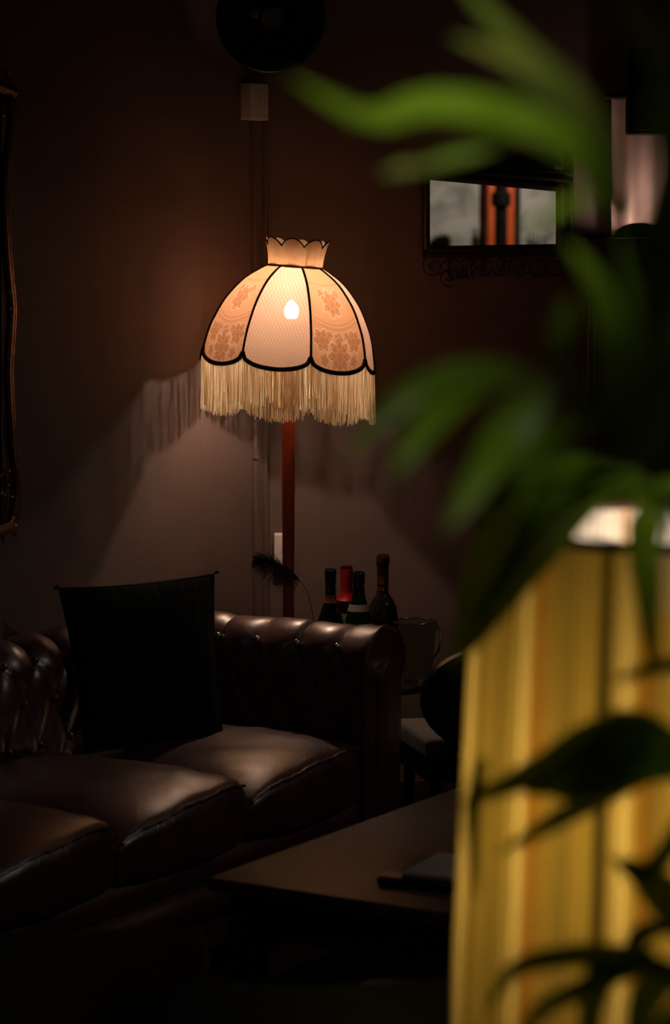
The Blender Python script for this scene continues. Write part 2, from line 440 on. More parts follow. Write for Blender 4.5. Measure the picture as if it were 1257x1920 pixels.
# bulb, holder and the wire carrier that bears the shade
bulb_c = W(547, 584, LD - 0.02)
M_bulb = emitter('warm_bulb', (1.0, 0.72, 0.53), FLOOR_BULB)
one('bulb', lathe([(0.012, -0.018), (0.017, -0.011), (0.0195, 0.0), (0.0175, 0.010), (0.011, 0.021), (0.003, 0.030)], bulb_c, 14), M_bulb, fl)
one('bulb_neck', lathe([(0.008, -0.038), (0.009, -0.030), (0.012, -0.0185)], bulb_c, 14), M_white, fl)
one('bulb_holder', lathe([(0.011, -0.105), (0.011, -0.075), (0.016, -0.07), (0.016, -0.036), (0.010, -0.034)], bulb_c, 16), M_black, fl)
cw = MB()
for k in range(4):
    a = k * math.pi / 2 + .4
    cw.add(tube(sh([(0.012 * math.cos(a), 0.012 * math.sin(a), -0.0), (51 * S * math.cos(a), 51 * S * math.sin(a), 0)]), 0.0012, 5))
cw.add(tube([bulb_c + [0.012, 0, -0.07], bulb_c + [0.030, 0, -0.02], bulb_c + [0.028, 0, 0.05], sh([0.012, 0, 0])[0]], 0.0013, 5))
cw.build('shade_carrier', M_steel, fl)
one('light_block_disc', (sh(lathe([(0.004, -.0015), (35 * S, -.0015), (35 * S, .0015), (0.004, .0015)], (0, 0, 0), 24)[0]), lathe([(0.004, -.0015), (35 * S, -.0015), (35 * S, .0015), (0.004, .0015)], (0, 0, 0), 24)[1]), M_white, fl)  # added unseen disc that blocks the bulb's upward light

# ------------------------------------------------------------------ sofa
SO = np.array([-0.45, 6.88, 0.0])
XSO = frame_xf(SO, B3, A3, Z3)                 # sofa frame: x to the front, y to the far arm, z up
sofa = thing('chesterfield_sofa', 'oxblood leather button-tufted sofa with rolled arms, three seat cushions against the left wall', 'sofa', SO)
def SP(p): p = np.atleast_2d(np.asarray(p, float)); return p @ XSO[:3, :3].T + XSO[:3, 3]
SLEN, SDEP = 1.72, 0.66
def roll_profile(n=70):
    """cross-section of arm or back: (out, z), inner face first; out is negative towards the seat"""
    pts = [(-0.090, 0.26), (-0.092, 0.40), (-0.095, 0.52), (-0.096, 0.60)]
    for a in np.linspace(175, -35, 26): pts.append((0.096 * math.cos(math.radians(a)), 0.652 + 0.098 * math.sin(math.radians(a))))
    pts += [(0.062, 0.56), (0.060, 0.40), (0.060, 0.10)]
    P = np.array(pts); s = np.r_[0, np.cumsum(np.linalg.norm(np.diff(P, axis=0), axis=1))]
    t = np.linspace(0, s[-1], n); Q = np.stack([np.interp(t, s, P[:, 0]), np.interp(t, s, P[:, 1])], -1)
    T = np.gradient(Q, axis=0); T /= np.linalg.norm(T, axis=1)[:, None]
    return Q, np.stack([-T[:, 1], T[:, 0]], -1), t
PQ, PN, PT = roll_profile(96)
S_ROW = PT[np.argmin(np.abs(PQ[:, 1] - 0.705) + (PQ[:, 0] > 0) * 9)]
S_TOP = PT[np.argmax(PQ[:, 1])]
def tuft(length, phase, pitch=0.118, row=0.105):
    """displacement over (along, profile) and the button places"""
    nx = int(length / 0.008) + 1; x = np.linspace(0, length, nx)
    X, T_ = np.meshgrid(x, PT, indexing='ij'); q = (X - phase) / pitch; w = (S_ROW - T_) / (2 * row)
    h_low = (np.abs(np.sin(np.pi * (q + w))) * np.abs(np.sin(np.pi * (q - w)))) ** 0.38
    h_up = np.abs(np.sin(np.pi * q)) ** np.clip(0.8 - (T_ - S_ROW) * 5, 0.16, 0.8)
    h = np.where(T_ <= S_ROW, h_low, h_up)
    fade = np.clip((S_TOP + 0.09 - T_) / 0.06, 0, 1)
    h = h * fade + (1 - fade)
    sag = 0.0035 * np.sin(X * 23 + T_ * 31) + 0.003 * np.sin(X * 51 - T_ * 17)
    disp = (h - 1) * 0.020 + sag * 0.6
    O = PQ[None, :, 0] + PN[None, :, 0] * disp; Zz = PQ[None, :, 1] + PN[None, :, 1] * disp
    btn = []
    for r in range(4):
        s_ = S_ROW - r * row
        j = int(np.argmin(np.abs(PT - s_)))
        if PQ[j, 1] < 0.46: break
        k0 = math.ceil((0.02 - phase) / pitch)
        for k in range(k0, 60):
            xx = phase + (k + (0.5 if r % 2 else 0)) * pitch
            if xx > length - 0.03: break
            btn.append((xx, PQ[j, 0] - PN[j, 0] * 0.010, PQ[j, 1] - PN[j, 1] * 0.010))
    return x, O, Zz, btn
btn_mesh = None
btn_cloth = None
def put_button(p, glass_one):
    global btn_mesh, btn_cloth
    if btn_mesh is None:
        v, f = ball((0, 0, 0), 0.0095, 8, 5)
        btn_mesh = bpy.data.meshes.new('button'); btn_mesh.from_pydata([tuple(q) for q in v], [], f)
        btn_mesh.polygons.foreach_set('use_smooth', [True] * len(f)); btn_mesh.materials.append(M_button)
        btn_cloth = btn_mesh.copy(); btn_cloth.materials[0] = M_leather2
    o = bpy.data.objects.new('button', btn_mesh if glass_one else btn_cloth); o.location = tuple(p); link(o, None)
    o.parent = sofa; o.matrix_parent_inverse = base_matrix(sofa).inverted(); return o
def arm(sign, y0):
    # sign +1 far arm, -1 near arm
    x, O, Zz, btn = tuft(SDEP, 0.055 + (0.05 if sign > 0 else 0))
    P = np.stack([np.broadcast_to(x[:, None], O.shape), y0 + sign * O, Zz], -1)
    f = grid_faces(len(x), len(PT))
    one('arm', (SP(P.reshape(-1, 3)), f), M_leather2, sofa)
    for bx_, by_, bz_ in btn:
        if bx_ > 0.10: put_button(SP((bx_, y0 + sign * by_, bz_))[0], bz_ > .68)
    # rolled front of the arm with piping
    out = [(y0 + sign * q[0], q[1]) for q in PQ[::2]]
    out = [(out[0][0], 0.10)] + out
    poly = [(SDEP - 0.004, a, b) for a, b in out]
    one('arm_front', extrude(SP(poly), B3 * 0.016), M_leather2, sofa, True)
    one('piping', tube(SP([(SDEP + 0.012, a, b) for a, b in out]), 0.006, 6), M_leather2, sofa)
    inner = [(-0.046, 0.12)] + [(0.052 * math.cos(math.radians(a)) + 0.004, 0.62 + 0.055 * math.sin(math.radians(a))) for a in np.linspace(178, 2, 14)] + [(0.040, 0.12)]
    cpts = np.array(inner)
    mb = MB(); n = len(cpts); cen = np.array([0.0, 0.4])
    rings = []
    for k, (scl, ht) in enumerate(((1.0, 0.012), (0.97, 0.024), (0.86, 0.033), (0.55, 0.036))):
        q = cpts.copy(); q[:, 0] = (q[:, 0]) * scl; q[:, 1] = np.where(q[:, 1] > 0.3, q[:, 1] - (1 - scl) * 0.05, q[:, 1])
        rings.append(SP(np.stack([np.full(n, SDEP + ht), y0 + sign * q[:, 0], q[:, 1]], -1)))
    V = np.concatenate(rings); mb.add((V, grid_faces(4, n) + [tuple(3 * n + i for i in range(n))]))
    mb.build('arm_scroll_panel', M_leather2, sofa)
arm(+1, 0.0); arm(-1, -SLEN)
x, O, Zz, btn = tuft(SLEN + 0.06, 0.06)
P = np.stack([-O, np.broadcast_to((x - SLEN - 0.03)[:, None], O.shape), Zz], -1)
one('backrest', (SP(P.reshape(-1, 3)), grid_faces(len(x), len(PT))), M_leather2, sofa)
for bx_, by_, bz_ in btn:
    if 0.12 < bx_ < SLEN - 0.10: put_button(SP((-by_, bx_ - SLEN - 0.03, bz_))[0], False)
# base, rails and feet
one('seat_base', rbox(SP((0.30, -SLEN / 2, 0.20))[0], (0.68, SLEN - 0.06, 0.22), 0.02, -ANG), M_leather2, sofa)
def rail(z, r, xo):
    y = np.linspace(-SLEN + 0.10, -0.10, 40)
    one('front_rail', tube(SP(np.stack([xo + 0.002 * np.sin(y * 19), y, z + 0.002 * np.sin(y * 13)], -1)), r, 14), M_leather2, sofa)
rail(0.292, 0.038, 0.625); rail(0.215, 0.042, 0.632)
for yy in (-0.04, -SLEN + 0.04):
    for xx in (0.05, 0.60):
        p = SP((xx, yy, 0))[0]
        one('foot', lathe([(0.018, 0), (0.03, 0.02), (0.036, 0.05), (0.026, 0.08), (0.03, 0.10)], p, 16), M_wood_d, sofa)
# seat cushions
CL = (SLEN - 0.20) / 3
def cush(k):
    ln = CL - 0.004; yc = -0.10 - CL * (k + 0.5)
    h = np.array([0.285, ln / 2, 0.066])
    def fn(p):
        u, v, w = p / h
        q = p.copy()
        crown = (1 - u * u) * (1 - v ** 4) ** 0.9
        fr_ = np.clip((u - 0.0), 0, 1)
        if w > 0: q[2] += (0.040 * (1 - max(u, -u * .7) ** 2.4) * (1 - abs(v) ** 3) + 0.024 * v) * w + 0.010 * fr_ * (1 - v * v) - 0.012 * (abs(v) ** 6) - 0.010 * max(0, u) ** 8
        else: q[2] += -0.008 * max(0, u) ** 3 * (1 - abs(v) ** 2)
        q[0] += 0.022 * max(0, u) * (1 - v * v) * (1 - 0.4 * w * w)
        q[1] += 0.003 * math.sin(17 * u) * v
        q[2] += 0.002 * math.sin(14 * u + 9 * v + k) + 0.0015 * math.sin(31 * v + 11 * u)
        return q
    v, f = roundbox(h, 0.024, 12, 3, fn)
    v = v + np.array([0.385, yc, 0.392])
    c = one('seat_cushion', (SP(v), f), M_leather, sofa)
    # piping along the upper front edge and down the sides
    yy = np.linspace(-ln / 2 + 0.012, ln / 2 - 0.012, 30); pts = []
    for y in yy:
        vv = y / (ln / 2); p = fn(np.array([h[0] - 0.006, y, h[2] - 0.004]))
        pts.append(p + np.array([0.385, yc, 0.392]) + np.array([0.002, 0, 0.001]))
    one('piping', tube(SP(pts), 0.0042, 6), M_leather2, c)
for k in range(3): cush(k)

# ------------------------------------------------------------------ scatter cushion on the sofa
def striped():
    m, N, L = nodes_of('dark_striped_cloth'); b = N['Principled BSDF']; b.inputs['Roughness'].default_value = 0.9
    b.inputs['Specular IOR Level'].default_value = 0.1
    a = N.new('ShaderNodeVertexColor'); a.layer_name = 'stripe'; L.new(a.outputs[0], b.inputs['Base Color']); return m
pil = {'tl': W(112, 1104, 6.44), 'tr': W(400, 1077, 6.62), 'br': W(418, 1392, 6.43), 'bl': W(160, 1412, 6.31)}
n = 60; u, v = np.meshgrid(np.linspace(-1, 1, n), np.linspace(-1, 1, n), indexing='ij')
nrm = np.cross(pil['br'] - pil['bl'], pil['tl'] - pil['bl']); nrm /= np.linalg.norm(nrm)
def pill(sign):
    uu = u * (1 - 0.05 * (1 - v * v) * np.abs(u) ** 2); vv = v * (1 - 0.045 * (1 - u * u) * np.abs(v) ** 2)
    a, b = (uu + 1) / 2, (vv + 1) / 2
    P = ((1 - a) * (1 - b))[..., None] * pil['bl'] + (a * (1 - b))[..., None] * pil['br'] + (a * b)[..., None] * pil['tr'] + ((1 - a) * b)[..., None] * pil['tl']
    t = 0.062 * ((1 - np.abs(u) ** 2.2) * (1 - np.abs(v) ** 2.2)) ** 0.55 + 0.002 * np.sin(u * 9 + v * 7) * (1 - u * u) * (1 - v * v)
    return P + sign * t[..., None] * nrm
mb = MB(); mb.add((pill(1).reshape(-1, 3), grid_faces(n, n))); mb.add((pill(-1).reshape(-1, 3), [q[::-1] for q in grid_faces(n, n)]))
pth = thing('scatter_cushion', 'square black scatter cushion with thin green stripes leaning in the sofa corner', 'cushion', (pil['bl'] + pil['br']) / 2)
po = mb.build('cushion_cover', striped(), pth)
st = (np.abs(((u + 1) * 5.5 + 0.06 * np.sin(v * 6)) % 1 - 0.5) < 0.055)
c = np.where(st[..., None], np.array([0.020, 0.022, 0.010]), np.array([0.0075, 0.0075, 0.0065])).reshape(-1, 3)
c = np.vstack([c, c]); at = po.data.color_attributes.new('stripe', 'FLOAT_COLOR', 'POINT')
at.data.foreach_set('color', np.hstack([c, np.ones((len(c), 1))]).astype(np.float32).ravel())
mid = (pill(1) + pill(-1)) / 2
edge = np.concatenate([mid[:, 0], mid[-1, 1:], mid[::-1, -1][1:], mid[0, ::-1][1:-1]])
one('edge_piping', tube(edge, 0.004, 6, closed=True), M_blackm, pth)
for cpt, dirv in ((pil['tr'], (1, 0, .7)), (pil['tl'], (-1, 0, .5)), (pil['br'], (1, 0, -.2)), (pil['bl'], (-1, 0, -.2))):
    tas = MB()
    for k in range(7):
        d = np.array(dirv) + rng.normal(0, .5, 3); d /= np.linalg.norm(d)
        tas.add(tube([cpt, cpt + d * 0.009, cpt + d * 0.016 + [0, 0, -.003]], 0.0012, 4))
    tas.build('corner_tuft', M_blackm, pth)

# ------------------------------------------------------------------ coffee table with clipboard
TZ = 0.45
tc0 = W(388, 1662, 5.157); tc0[2] = 0
TL_, TW_ = 1.25, 0.70
XT = frame_xf(tc0, B3, A3, Z3)
def TP(p): p = np.atleast_2d(np.asarray(p, float)); return p @ XT[:3, :3].T + XT[:3, 3]
ctab = thing('coffee_table', 'low brown wooden coffee table in front of the leather sofa', 'coffee table', TP((TW_ / 2, TL_ / 2, 0))[0])
def local_wood(vf, name, m, par):
    o = one(name, vf, m, par); return o
v, f = rbox((TW_ / 2, TL_ / 2, 0), (TW_, TL_, 0.028), 0.004)
me_top = one('tabletop', (v, f), M_wood_t, None)
me_top.parent = ctab; me_top.matrix_parent_inverse = base_matrix(ctab).inverted()
me_top.matrix_basis = Matrix(XT.tolist()) @ Matrix.Translation((0, 0, TZ - 0.014))
for (x0, y0, sx, sy) in ((TW_ / 2, 0.06, TW_ - 0.16, 0.022), (TW_ / 2, TL_ - 0.06, TW_ - 0.16, 0.022), (0.06, TL_ / 2, 0.022, TL_ - 0.16), (TW_ - 0.06, TL_ / 2, 0.022, TL_ - 0.16)):
    one('apron', rbox(TP((x0, y0, TZ - 0.075))[0], (sx, sy, 0.09), 0.003, -ANG), M_wood_d, ctab)
for x0 in (0.06, TW_ - 0.06):
    for y0 in (0.06, TL_ - 0.06):
        one('leg', rbox(TP((x0, y0, (TZ - 0.03) / 2))[0], (0.06, 0.06, TZ - 0.03), 0.006, -ANG), M_wood_d, ctab)
# thick black menu folder with loose pages
D0 = 5.08
p00 = W(700, 1690, D0); p00[2] = TZ
clip = thing('menu_folder', 'thick black menu folder with white pages lying on the coffee table', 'menu', p00 + B3 * 0.13 + A3 * .08)
fa = -ANG + math.radians(7)
bx = np.array([math.cos(fa), math.sin(fa), 0]); by = np.array([-math.sin(fa), math.cos(fa), 0])
cen = p00 + bx * 0.135 + by * 0.115
one('cover', rbox(cen + [0, 0, 0.0095], (0.27, 0.21, 0.019), 0.009, fa, 3), M_black, clip)
for k in range(4):
    one('page', rbox(cen + bx * (0.022 + 0.001 * k) + by * (0.004 * (k % 2)) + [0, 0, 0.0205 + 0.0022 * k], (0.22, 0.185, 0.002), 0.0006, fa + 0.012 * (k % 3), 1), M_paper, clip)
one('clip', rbox(cen + bx * 0.005 + by * 0.088 + [0, 0, 0.031], (0.05, 0.02, 0.010), 0.003, fa), M_black, clip)

# ------------------------------------------------------------------ side table with bottles behind the arm
BT = np.array([0.095, 7.12, 0.0]); BZ = 0.525
stb = thing('side_table', 'small round dark pedestal table carrying bottles behind the sofa arm', 'side table', BT)
one('tabletop', lathe([(0.18, BZ - 0.022), (0.188, BZ - 0.016), (0.188, BZ - 0.004), (0.184, BZ)], BT, 36), M_wood_d, stb)
one('pedestal', lathe([(0.03, 0.05), (0.022, 0.12), (0.03, 0.22), (0.018, 0.30), (0.018, 0.46), (0.05, BZ - 0.024)], BT, 20), M_wood_d, stb)
one('foot', lathe([(0.09, 0), (0.085, 0.02), (0.04, 0.045), (0.03, 0.055)], BT, 28), M_wood_d, stb)
def glass(name, col, rough=0.06):
    return mat(name, col, rough, col2=tuple(c * .8 for c in col), trans=0.75)
M_gl_green = glass('green_glass', (0.02, 0.10, 0.035)); M_gl_dark = glass('dark_olive_glass', (0.012, 0.030, 0.014))
M_gl_clear = glass('smoky_clear_glass', (0.07, 0.065, 0.035)); M_gl_brown = glass('brown_glass', (0.05, 0.022, 0.010))
M_red = mat('red_foil', (0.42, 0.015, 0.02), 0.3); M_wine = mat('dark_wine_foil', (0.05, 0.008, 0.010), 0.3)
M_cream = mat('cream_label', (0.55, 0.48, 0.40), 0.7); M_gold = mat('gold_foil', (0.45, 0.25, 0.08), 0.25, metal=0.9)
M_rust = mat('rust_label', (0.22, 0.07, 0.04), 0.7); M_greyl = mat('grey_label', (0.24, 0.23, 0.21), 0.7); M_green_f = mat('dark_green_foil', (0.008, 0.022, 0.012), 0.3)
def bottle(px, py_top, D, prof, gm, caps, labels, label):
    p = W(px, 1150, D); base = np.array([p[0], p[1], BZ]); top = W(px, py_top, D)[2] - BZ
    k = top / prof[-1][1]
    t = thing('wine_bottle', label, 'bottle', base, 'bottles on the side table')
    one('glass', lathe([(r, z * k) for r, z in prof], base, 24), gm, t)
    pr = np.array([(r, z * k) for r, z in prof])
    def band(name, a, b, m, grow):
        zs = np.linspace(a * k, b * k, 10); rs = np.interp(zs, pr[:, 1], pr[:, 0]) + grow
        one(name, lathe(list(zip(rs, zs)), base, 24, cap=(name == 'foil_cap')), m, t)
    for a, b, m in caps: band('foil_cap', a, b, m, 0.0012)
    for a, b, m in labels: band('label', a, b, m, 0.0008)
    return t
burg = [(0.030, 0), (0.037, 0.006), (0.037, 0.145), (0.034, 0.165), (0.024, 0.195), (0.0155, 0.22), (0.0140, 0.235), (0.0135, 0.285), (0.0150, 0.287), (0.0150, 0.298), (0.0125, 0.30)]
bord = [(0.030, 0), (0.037, 0.006), (0.037, 0.185), (0.033, 0.20), (0.021, 0.215), (0.016, 0.225), (0.0155, 0.285), (0.0170, 0.287), (0.0165, 0.298), (0.013, 0.30)]
cham = [(0.030, 0), (0.0385, 0.006), (0.0385, 0.150), (0.036, 0.170), (0.026, 0.205), (0.0175, 0.235), (0.0145, 0.265), (0.0150, 0.268), (0.0155, 0.295), (0.013, 0.30)]
cogn = [(0.034, 0), (0.041, 0.006), (0.041, 0.165), (0.038, 0.190), (0.027, 0.212), (0.0165, 0.226), (0.0150, 0.24), (0.0145, 0.300), (0.0175, 0.302), (0.0170, 0.328), (0.014, 0.33)]
bottle(620, 1067, 7.04, burg, M_gl_dark, [(0.262, 0.300, M_green_f)], [(0.212, 0.232, M_rust)], 'dark green burgundy bottle with rust neck label, leftmost on the side table')
bottle(650, 1061, 7.20, bord, M_gl_brown, [(0.205, 0.300, M_red)], [(0.09, 0.17, M_cream)], 'wine bottle with bright red foil cap, behind the green bottles')
bottle(673, 1072, 7.02, cham, M_gl_green, [(0.270, 0.300, M_green_f)], [(0.196, 0.214, M_cream), (0.06, 0.165, M_greyl)], 'green bottle with cream collar and grey label, second from right')
bottle(718, 1040, 7.11, cogn, M_gl_clear, [(0.275, 0.330, M_wine), (0.252, 0.274, M_gold)], [(0.235, 0.246, M_gold), (0.05, 0.15, M_blackm)], 'tallest bottle with wine-red cap and gold neck band, rightmost of the four')
# glass ice bucket with ring handle
ib = np.array([0.212, 7.03, BZ])
bk = thing('ice_bucket', 'glass ice bucket with curved metal ring handle beside the bottles', 'ice bucket', ib)
one('bowl', lathe([(0.036, 0), (0.046, 0.01), (0.054, 0.09), (0.060, 0.165), (0.057, 0.165), (0.050, 0.09), (0.042, 0.014), (0.001, 0.012)], ib, 28, cap=False), thin('thin_clear_glass', lambda N, L: (.1, .1, .09), .3, .3, .86, (.8, .82, .75), gloss=.5), bk)
one('rim', tube([ib + [0.0590 * math.cos(a), 0.0590 * math.sin(a), 0.166] for a in np.linspace(0, 2 * math.pi, 32, endpoint=False)], 0.0022, 6, closed=True), M_steel, bk)
one('handle', tube(catmull([ib + [0.056, -0.01, 0.160], ib + [0.068, -0.015, 0.135], ib + [0.064, -0.02, 0.095], ib + [0.046, -0.02, 0.066]], 18), 0.0028, 7), M_steel, bk)
# dried plume leaning out of a slim vase
vz = W(604, 1150, 7.04); vz = np.array([-0.046, 7.17, BZ])
pl = thing('dried_plume', 'dark feathery dried plume on a thin arching stem in front of the lamp pole', 'dried plant', vz)
vase = one('vase', lathe([(0.018, 0), (0.021, 0.004), (0.021, 0.03), (0.008, 0.055), (0.007, 0.075), (0.009, 0.078)], vz, 16), M_gl_dark, pl)
stem = catmull([vz + [0, 0, 0.01], vz + [0, 0, 0.07], W(588, 1160, 7.12), W(577, 1112, 7.0), W(556, 1080, 6.92), W(530, 1060, 6.90), W(500, 1050, 6.90), W(478, 1056, 6.90)], 50)
one('stem', tube(stem, np.linspace(0.0011, 0.0006, 50), 5), mat('straw', (0.16, 0.10, 0.05), 0.7), pl)
pm = MB(); tip = stem[26:]
for k in range(520):
    q = rng.random() ** 0.8; i = int(q * (len(tip) - 1)); p = tip[i]
    ln = (0.012 + 0.045 * math.sin(math.pi * min(1, q * .8 + .18))) * rng.uniform(.5, 1.1)
    d = np.array([-0.75, rng.normal(0, .5), rng.normal(-.15, .75)]); d /= np.linalg.norm(d)
    pm.add(tube([p, p + d * ln * .5, p + d * ln + np.array([0, 0, -.25 * ln])], [0.0006, 0.0006, 0.0003], 3, cap=False))
o = pm.build('plume', mat('dark_plume', (0.012, 0.011, 0.009), 0.8), pl); o['kind'] = 'stuff'

# ------------------------------------------------------------------ round-backed chair right of the sofa
ch = np.array([0.375, 6.74, 0])
chair = thing('round_back_chair', 'black round-backed chair with grey seat beside the sofa arm', 'chair', ch)
ca = math.radians(14)
def CH(p):
    p = np.atleast_2d(np.asarray(p, float)); R_ = np.array([[math.cos(ca), -math.sin(ca), 0], [math.sin(ca), math.cos(ca), 0], [0, 0, 1]])
    return p @ R_.T + ch
v, f = roundbox((0.19, 0.155, 0.028), 0.014, 2, 3); one('seat', (CH(v + [0, 0, 0.435]), f), M_grey_top, chair)
v, f = roundbox((0.18, 0.145, 0.03), 0.006, 1, 2); one('seat_frame', (CH(v + [0, 0, 0.378]), f), M_blackm, chair)
for sx in (-1, 1):
    for sy in (-1, 1):
        one('leg', tube(CH([(sx * 0.155, sy * 0.12, 0.36), (sx * 0.170, sy * 0.135, 0.0)]), [0.016, 0.011], 10), M_blackm, chair)
# oval padded back, standing at the near side of the seat
bc = W(922, 1312, 6.52)
NB_, MB_ = 36, 8; V = []
for j in range(NB_):
    a = 2 * math.pi * j / NB_
    for k in range(MB_):
        b_ = 2 * math.pi * k / MB_; r = 0.022
        V.append(bc + [(0.155) * math.cos(a) + r * math.cos(b_) * math.cos(a), r * math.sin(b_), (0.112) * math.sin(a) + r * math.cos(b_) * math.sin(a)])
one('back_rim', (np.array(V), grid_faces(NB_, MB_, True, True)), M_black, chair)
v, f = ball((0, 0, 0), 1.0, 28, 10); v = v[:, [0, 2, 1]] * np.array([0.158, 0.026, 0.115]) + bc
one('back_pad', (v, f), mat('black_leather', (0.010, 0.009, 0.009), 0.45, bump=(60, .1)), chair)
for sx in (-1, 1):
    one('back_post', tube([bc + [sx * 0.10, 0, -0.085], CH((sx * 0.12, -0.145, 0.40))[0]], 0.011, 8), M_blackm, chair)

# ------------------------------------------------------------------ wall fan, switch, socket, cable conduit (corner)
def left_pt(px, py, off=0.0): return on_plane(px, py, CORNER + LN * off, LN)
def back_pt(px, py, off=0.0): return on_plane(px, py, CORNER + WN * off, WN)
fc = W(508, 33, 7.20); FR = 98 * 7.20 / FPX
fan = thing('wall_fan', 'round black fan with wire guard mounted high in the corner above the switch', 'fan', fc)
fd = np.array([0.12, -0.98, -0.14]); fd /= np.linalg.norm(fd); fx = np.cross(fd, Z3); fx /= np.linalg.norm(fx); fz = np.cross(fx, fd)
def FP(r, a, d): return fc + fx * r * math.cos(a) + fz * r * math.sin(a) + fd * d
circ = np.linspace(0, 2 * math.pi, 40, endpoint=False)
one('guard_rim', tube([FP(FR, a, 0) for a in circ], 0.006, 8, closed=True), M_black, fan)
mb = MB()
for r_, dz in ((0.25, 0.050), (0.5, 0.045), (0.72, 0.035), (0.88, 0.020)):
    mb.add(tube([FP(FR * r_, a, dz) for a in circ], 0.0016, 5, closed=True))
    mb.add(tube([FP(FR * r_, a, -dz) for a in circ], 0.0016, 5, closed=True))
mb.build('guard_ring', M_black, fan)
for k in range(24):
    a = 2 * math.pi * k / 24
    one('guard_wire', tube(catmull([FP(FR * .2, a, .052), FP(FR * .6, a, .042), FP(FR * .9, a, .018), FP(FR, a, 0), FP(FR * .9, a, -.018), FP(FR * .5, a, -.045)], 14), 0.0012, 4), M_blackm, fan)
one('hub', tube([FP(0, 0, 0.054), FP(0, 0, -0.03)], [0.030, 0.034], 20), M_black, fan)
for k in range(3):
    a = 2 * math.pi * k / 3 + .5; V = []
    for r_ in np.linspace(0.2, 0.88, 8):
        for w_ in np.linspace(-.55, .55, 7):
            V.append(FP(FR * r_, a + w_ * (1.1 - .3 * abs(r_ - .6)), 0.022 * w_))
    one('blade', (np.array(V), grid_faces(8, 7)), M_black, fan)
one('rear_shroud', tube([FP(0, 0, -0.012), FP(0, 0, -0.03)], [FR * .97, FR * .8], 40), M_blackm, fan)
one('motor', tube([FP(0, 0, -0.03), FP(0, 0, -0.10)], [0.055, 0.050], 24), M_black, fan)
one('wall_bracket', tube([FP(0, 0, -0.10), np.array([CORNER[0] + .005, CORNER[1] - .03, fc[2] - .02])], [0.020, 0.024], 12), M_black, fan)
def wall_box(name, label, cat, px0, py0, px1, py1, depth, parts):
    a = left_pt(px0, (py0 + py1) / 2, depth); b = left_pt(px1, (py0 + py1) / 2, depth)
    z1 = left_pt(px0, py0, depth)[2]; z0 = left_pt(px0, py1, depth)[2]
    c = (a + b) / 2 - LN * depth / 2; c[2] = (z0 + z1) / 2
    wd = np.linalg.norm((b - a)[:2])
    t = thing(name, label, cat, c - Z3 * (z1 - z0) / 2)
    one('box', rbox(c, (depth, wd, z1 - z0), 0.003, -ANG), M_white, t)
    fcn = c + LN * (depth / 2)
    for nm, du, dv, su, sv, th in parts:
        one(nm, rbox(fcn + A3 * du * wd + Z3 * dv * (z1 - z0), (th, su * wd, sv * (z1 - z0)), 0.001, -ANG), M_white, t)
    return t
wall_box('fan_switch', 'white surface-mounted switch box on the wall under the round fan', 'switch', 471, 155, 504, 224, 0.035,
         [('rocker', 0.1, 0.08, 0.22, 0.16, 0.006), ('cover_lip', 0, -0.42, 0.9, 0.03, 0.003)])
sa = back_pt(514, 1032, .03); sb = back_pt(543, 1032, .03); sz1 = back_pt(520, 1001, .03)[2]; sz0 = back_pt(520, 1064, .03)[2]
sa[0] = max(sa[0], CORNER[0] + .003)
sc_ = (sa + sb) / 2 - WN * .015; sc_[2] = (sz0 + sz1) / 2; sw_ = sb[0] - sa[0]
sk = thing('wall_socket', 'white socket box low on the wall behind the lamp pole', 'socket', (sc_[0], sc_[1], sz0))
one('box', rbox(sc_, (sw_, .03, sz1 - sz0), .003, WA), M_white, sk)
one('cover_plate', rbox(sc_ + WN * .016, (sw_ * .92, .004, (sz1 - sz0) * .94), .001, WA), M_white, sk)
one('rocker', rbox(sc_ + WN * .019 + W3 * .004 + Z3 * .01, (.010, .006, .018), .001, WA), M_white, sk)
cd = thing('cable_conduit', 'thin vertical cable conduit running down the wall behind the lamp', 'conduit', (*left_pt(487, 1100, 0.008)[:2], 0.3))
for px_, w_ in ((476, 0.010), (496, 0.007)):
    a = left_pt(px_, 226, 0.007)
    b = a.copy(); b[2] = 0.16
    mid = (a + b) / 2
    one('trunking', rbox(mid, (0.014, w_, a[2] - b[2]), 0.002, -ANG), M_wall, cd)
    for q in (0.25, 0.5, 0.75):
        one('clip', rbox(mid + Z3 * (a[2] - b[2]) * (q - .5) + LN * .004, (0.014, w_ * 1.5, 0.008), 0.001, -ANG), M_wall, cd)

# ------------------------------------------------------------------ gilt mirror on the left wall
gm = thing('gilt_mirror', 'tall ornate gilt-framed mirror hanging on the left wall at the picture edge', 'mirror', left_pt(-60, 990, 0.02))
def GL(px, py, off): return left_pt(px, py, off)
edge_pts = [(22, 175), (26, 230), (18, 300), (14, 380), (15, 440), (20, 510), (26, 575), (23, 640), (20, 700), (23, 770), (28, 850), (33, 880), (36, 920), (30, 965), (22, 985)]
Pm = catmull([GL(x, y, 0.022) for x, y in edge_pts], 70)
one('frame_edge', tube(Pm, 0.0075, 8), M_gilt, gm)
Pm2 = Pm - A3 * 0.022 + LN * 0.008
one('frame_inner', tube(Pm2, 0.010, 8), M_gilt, gm)
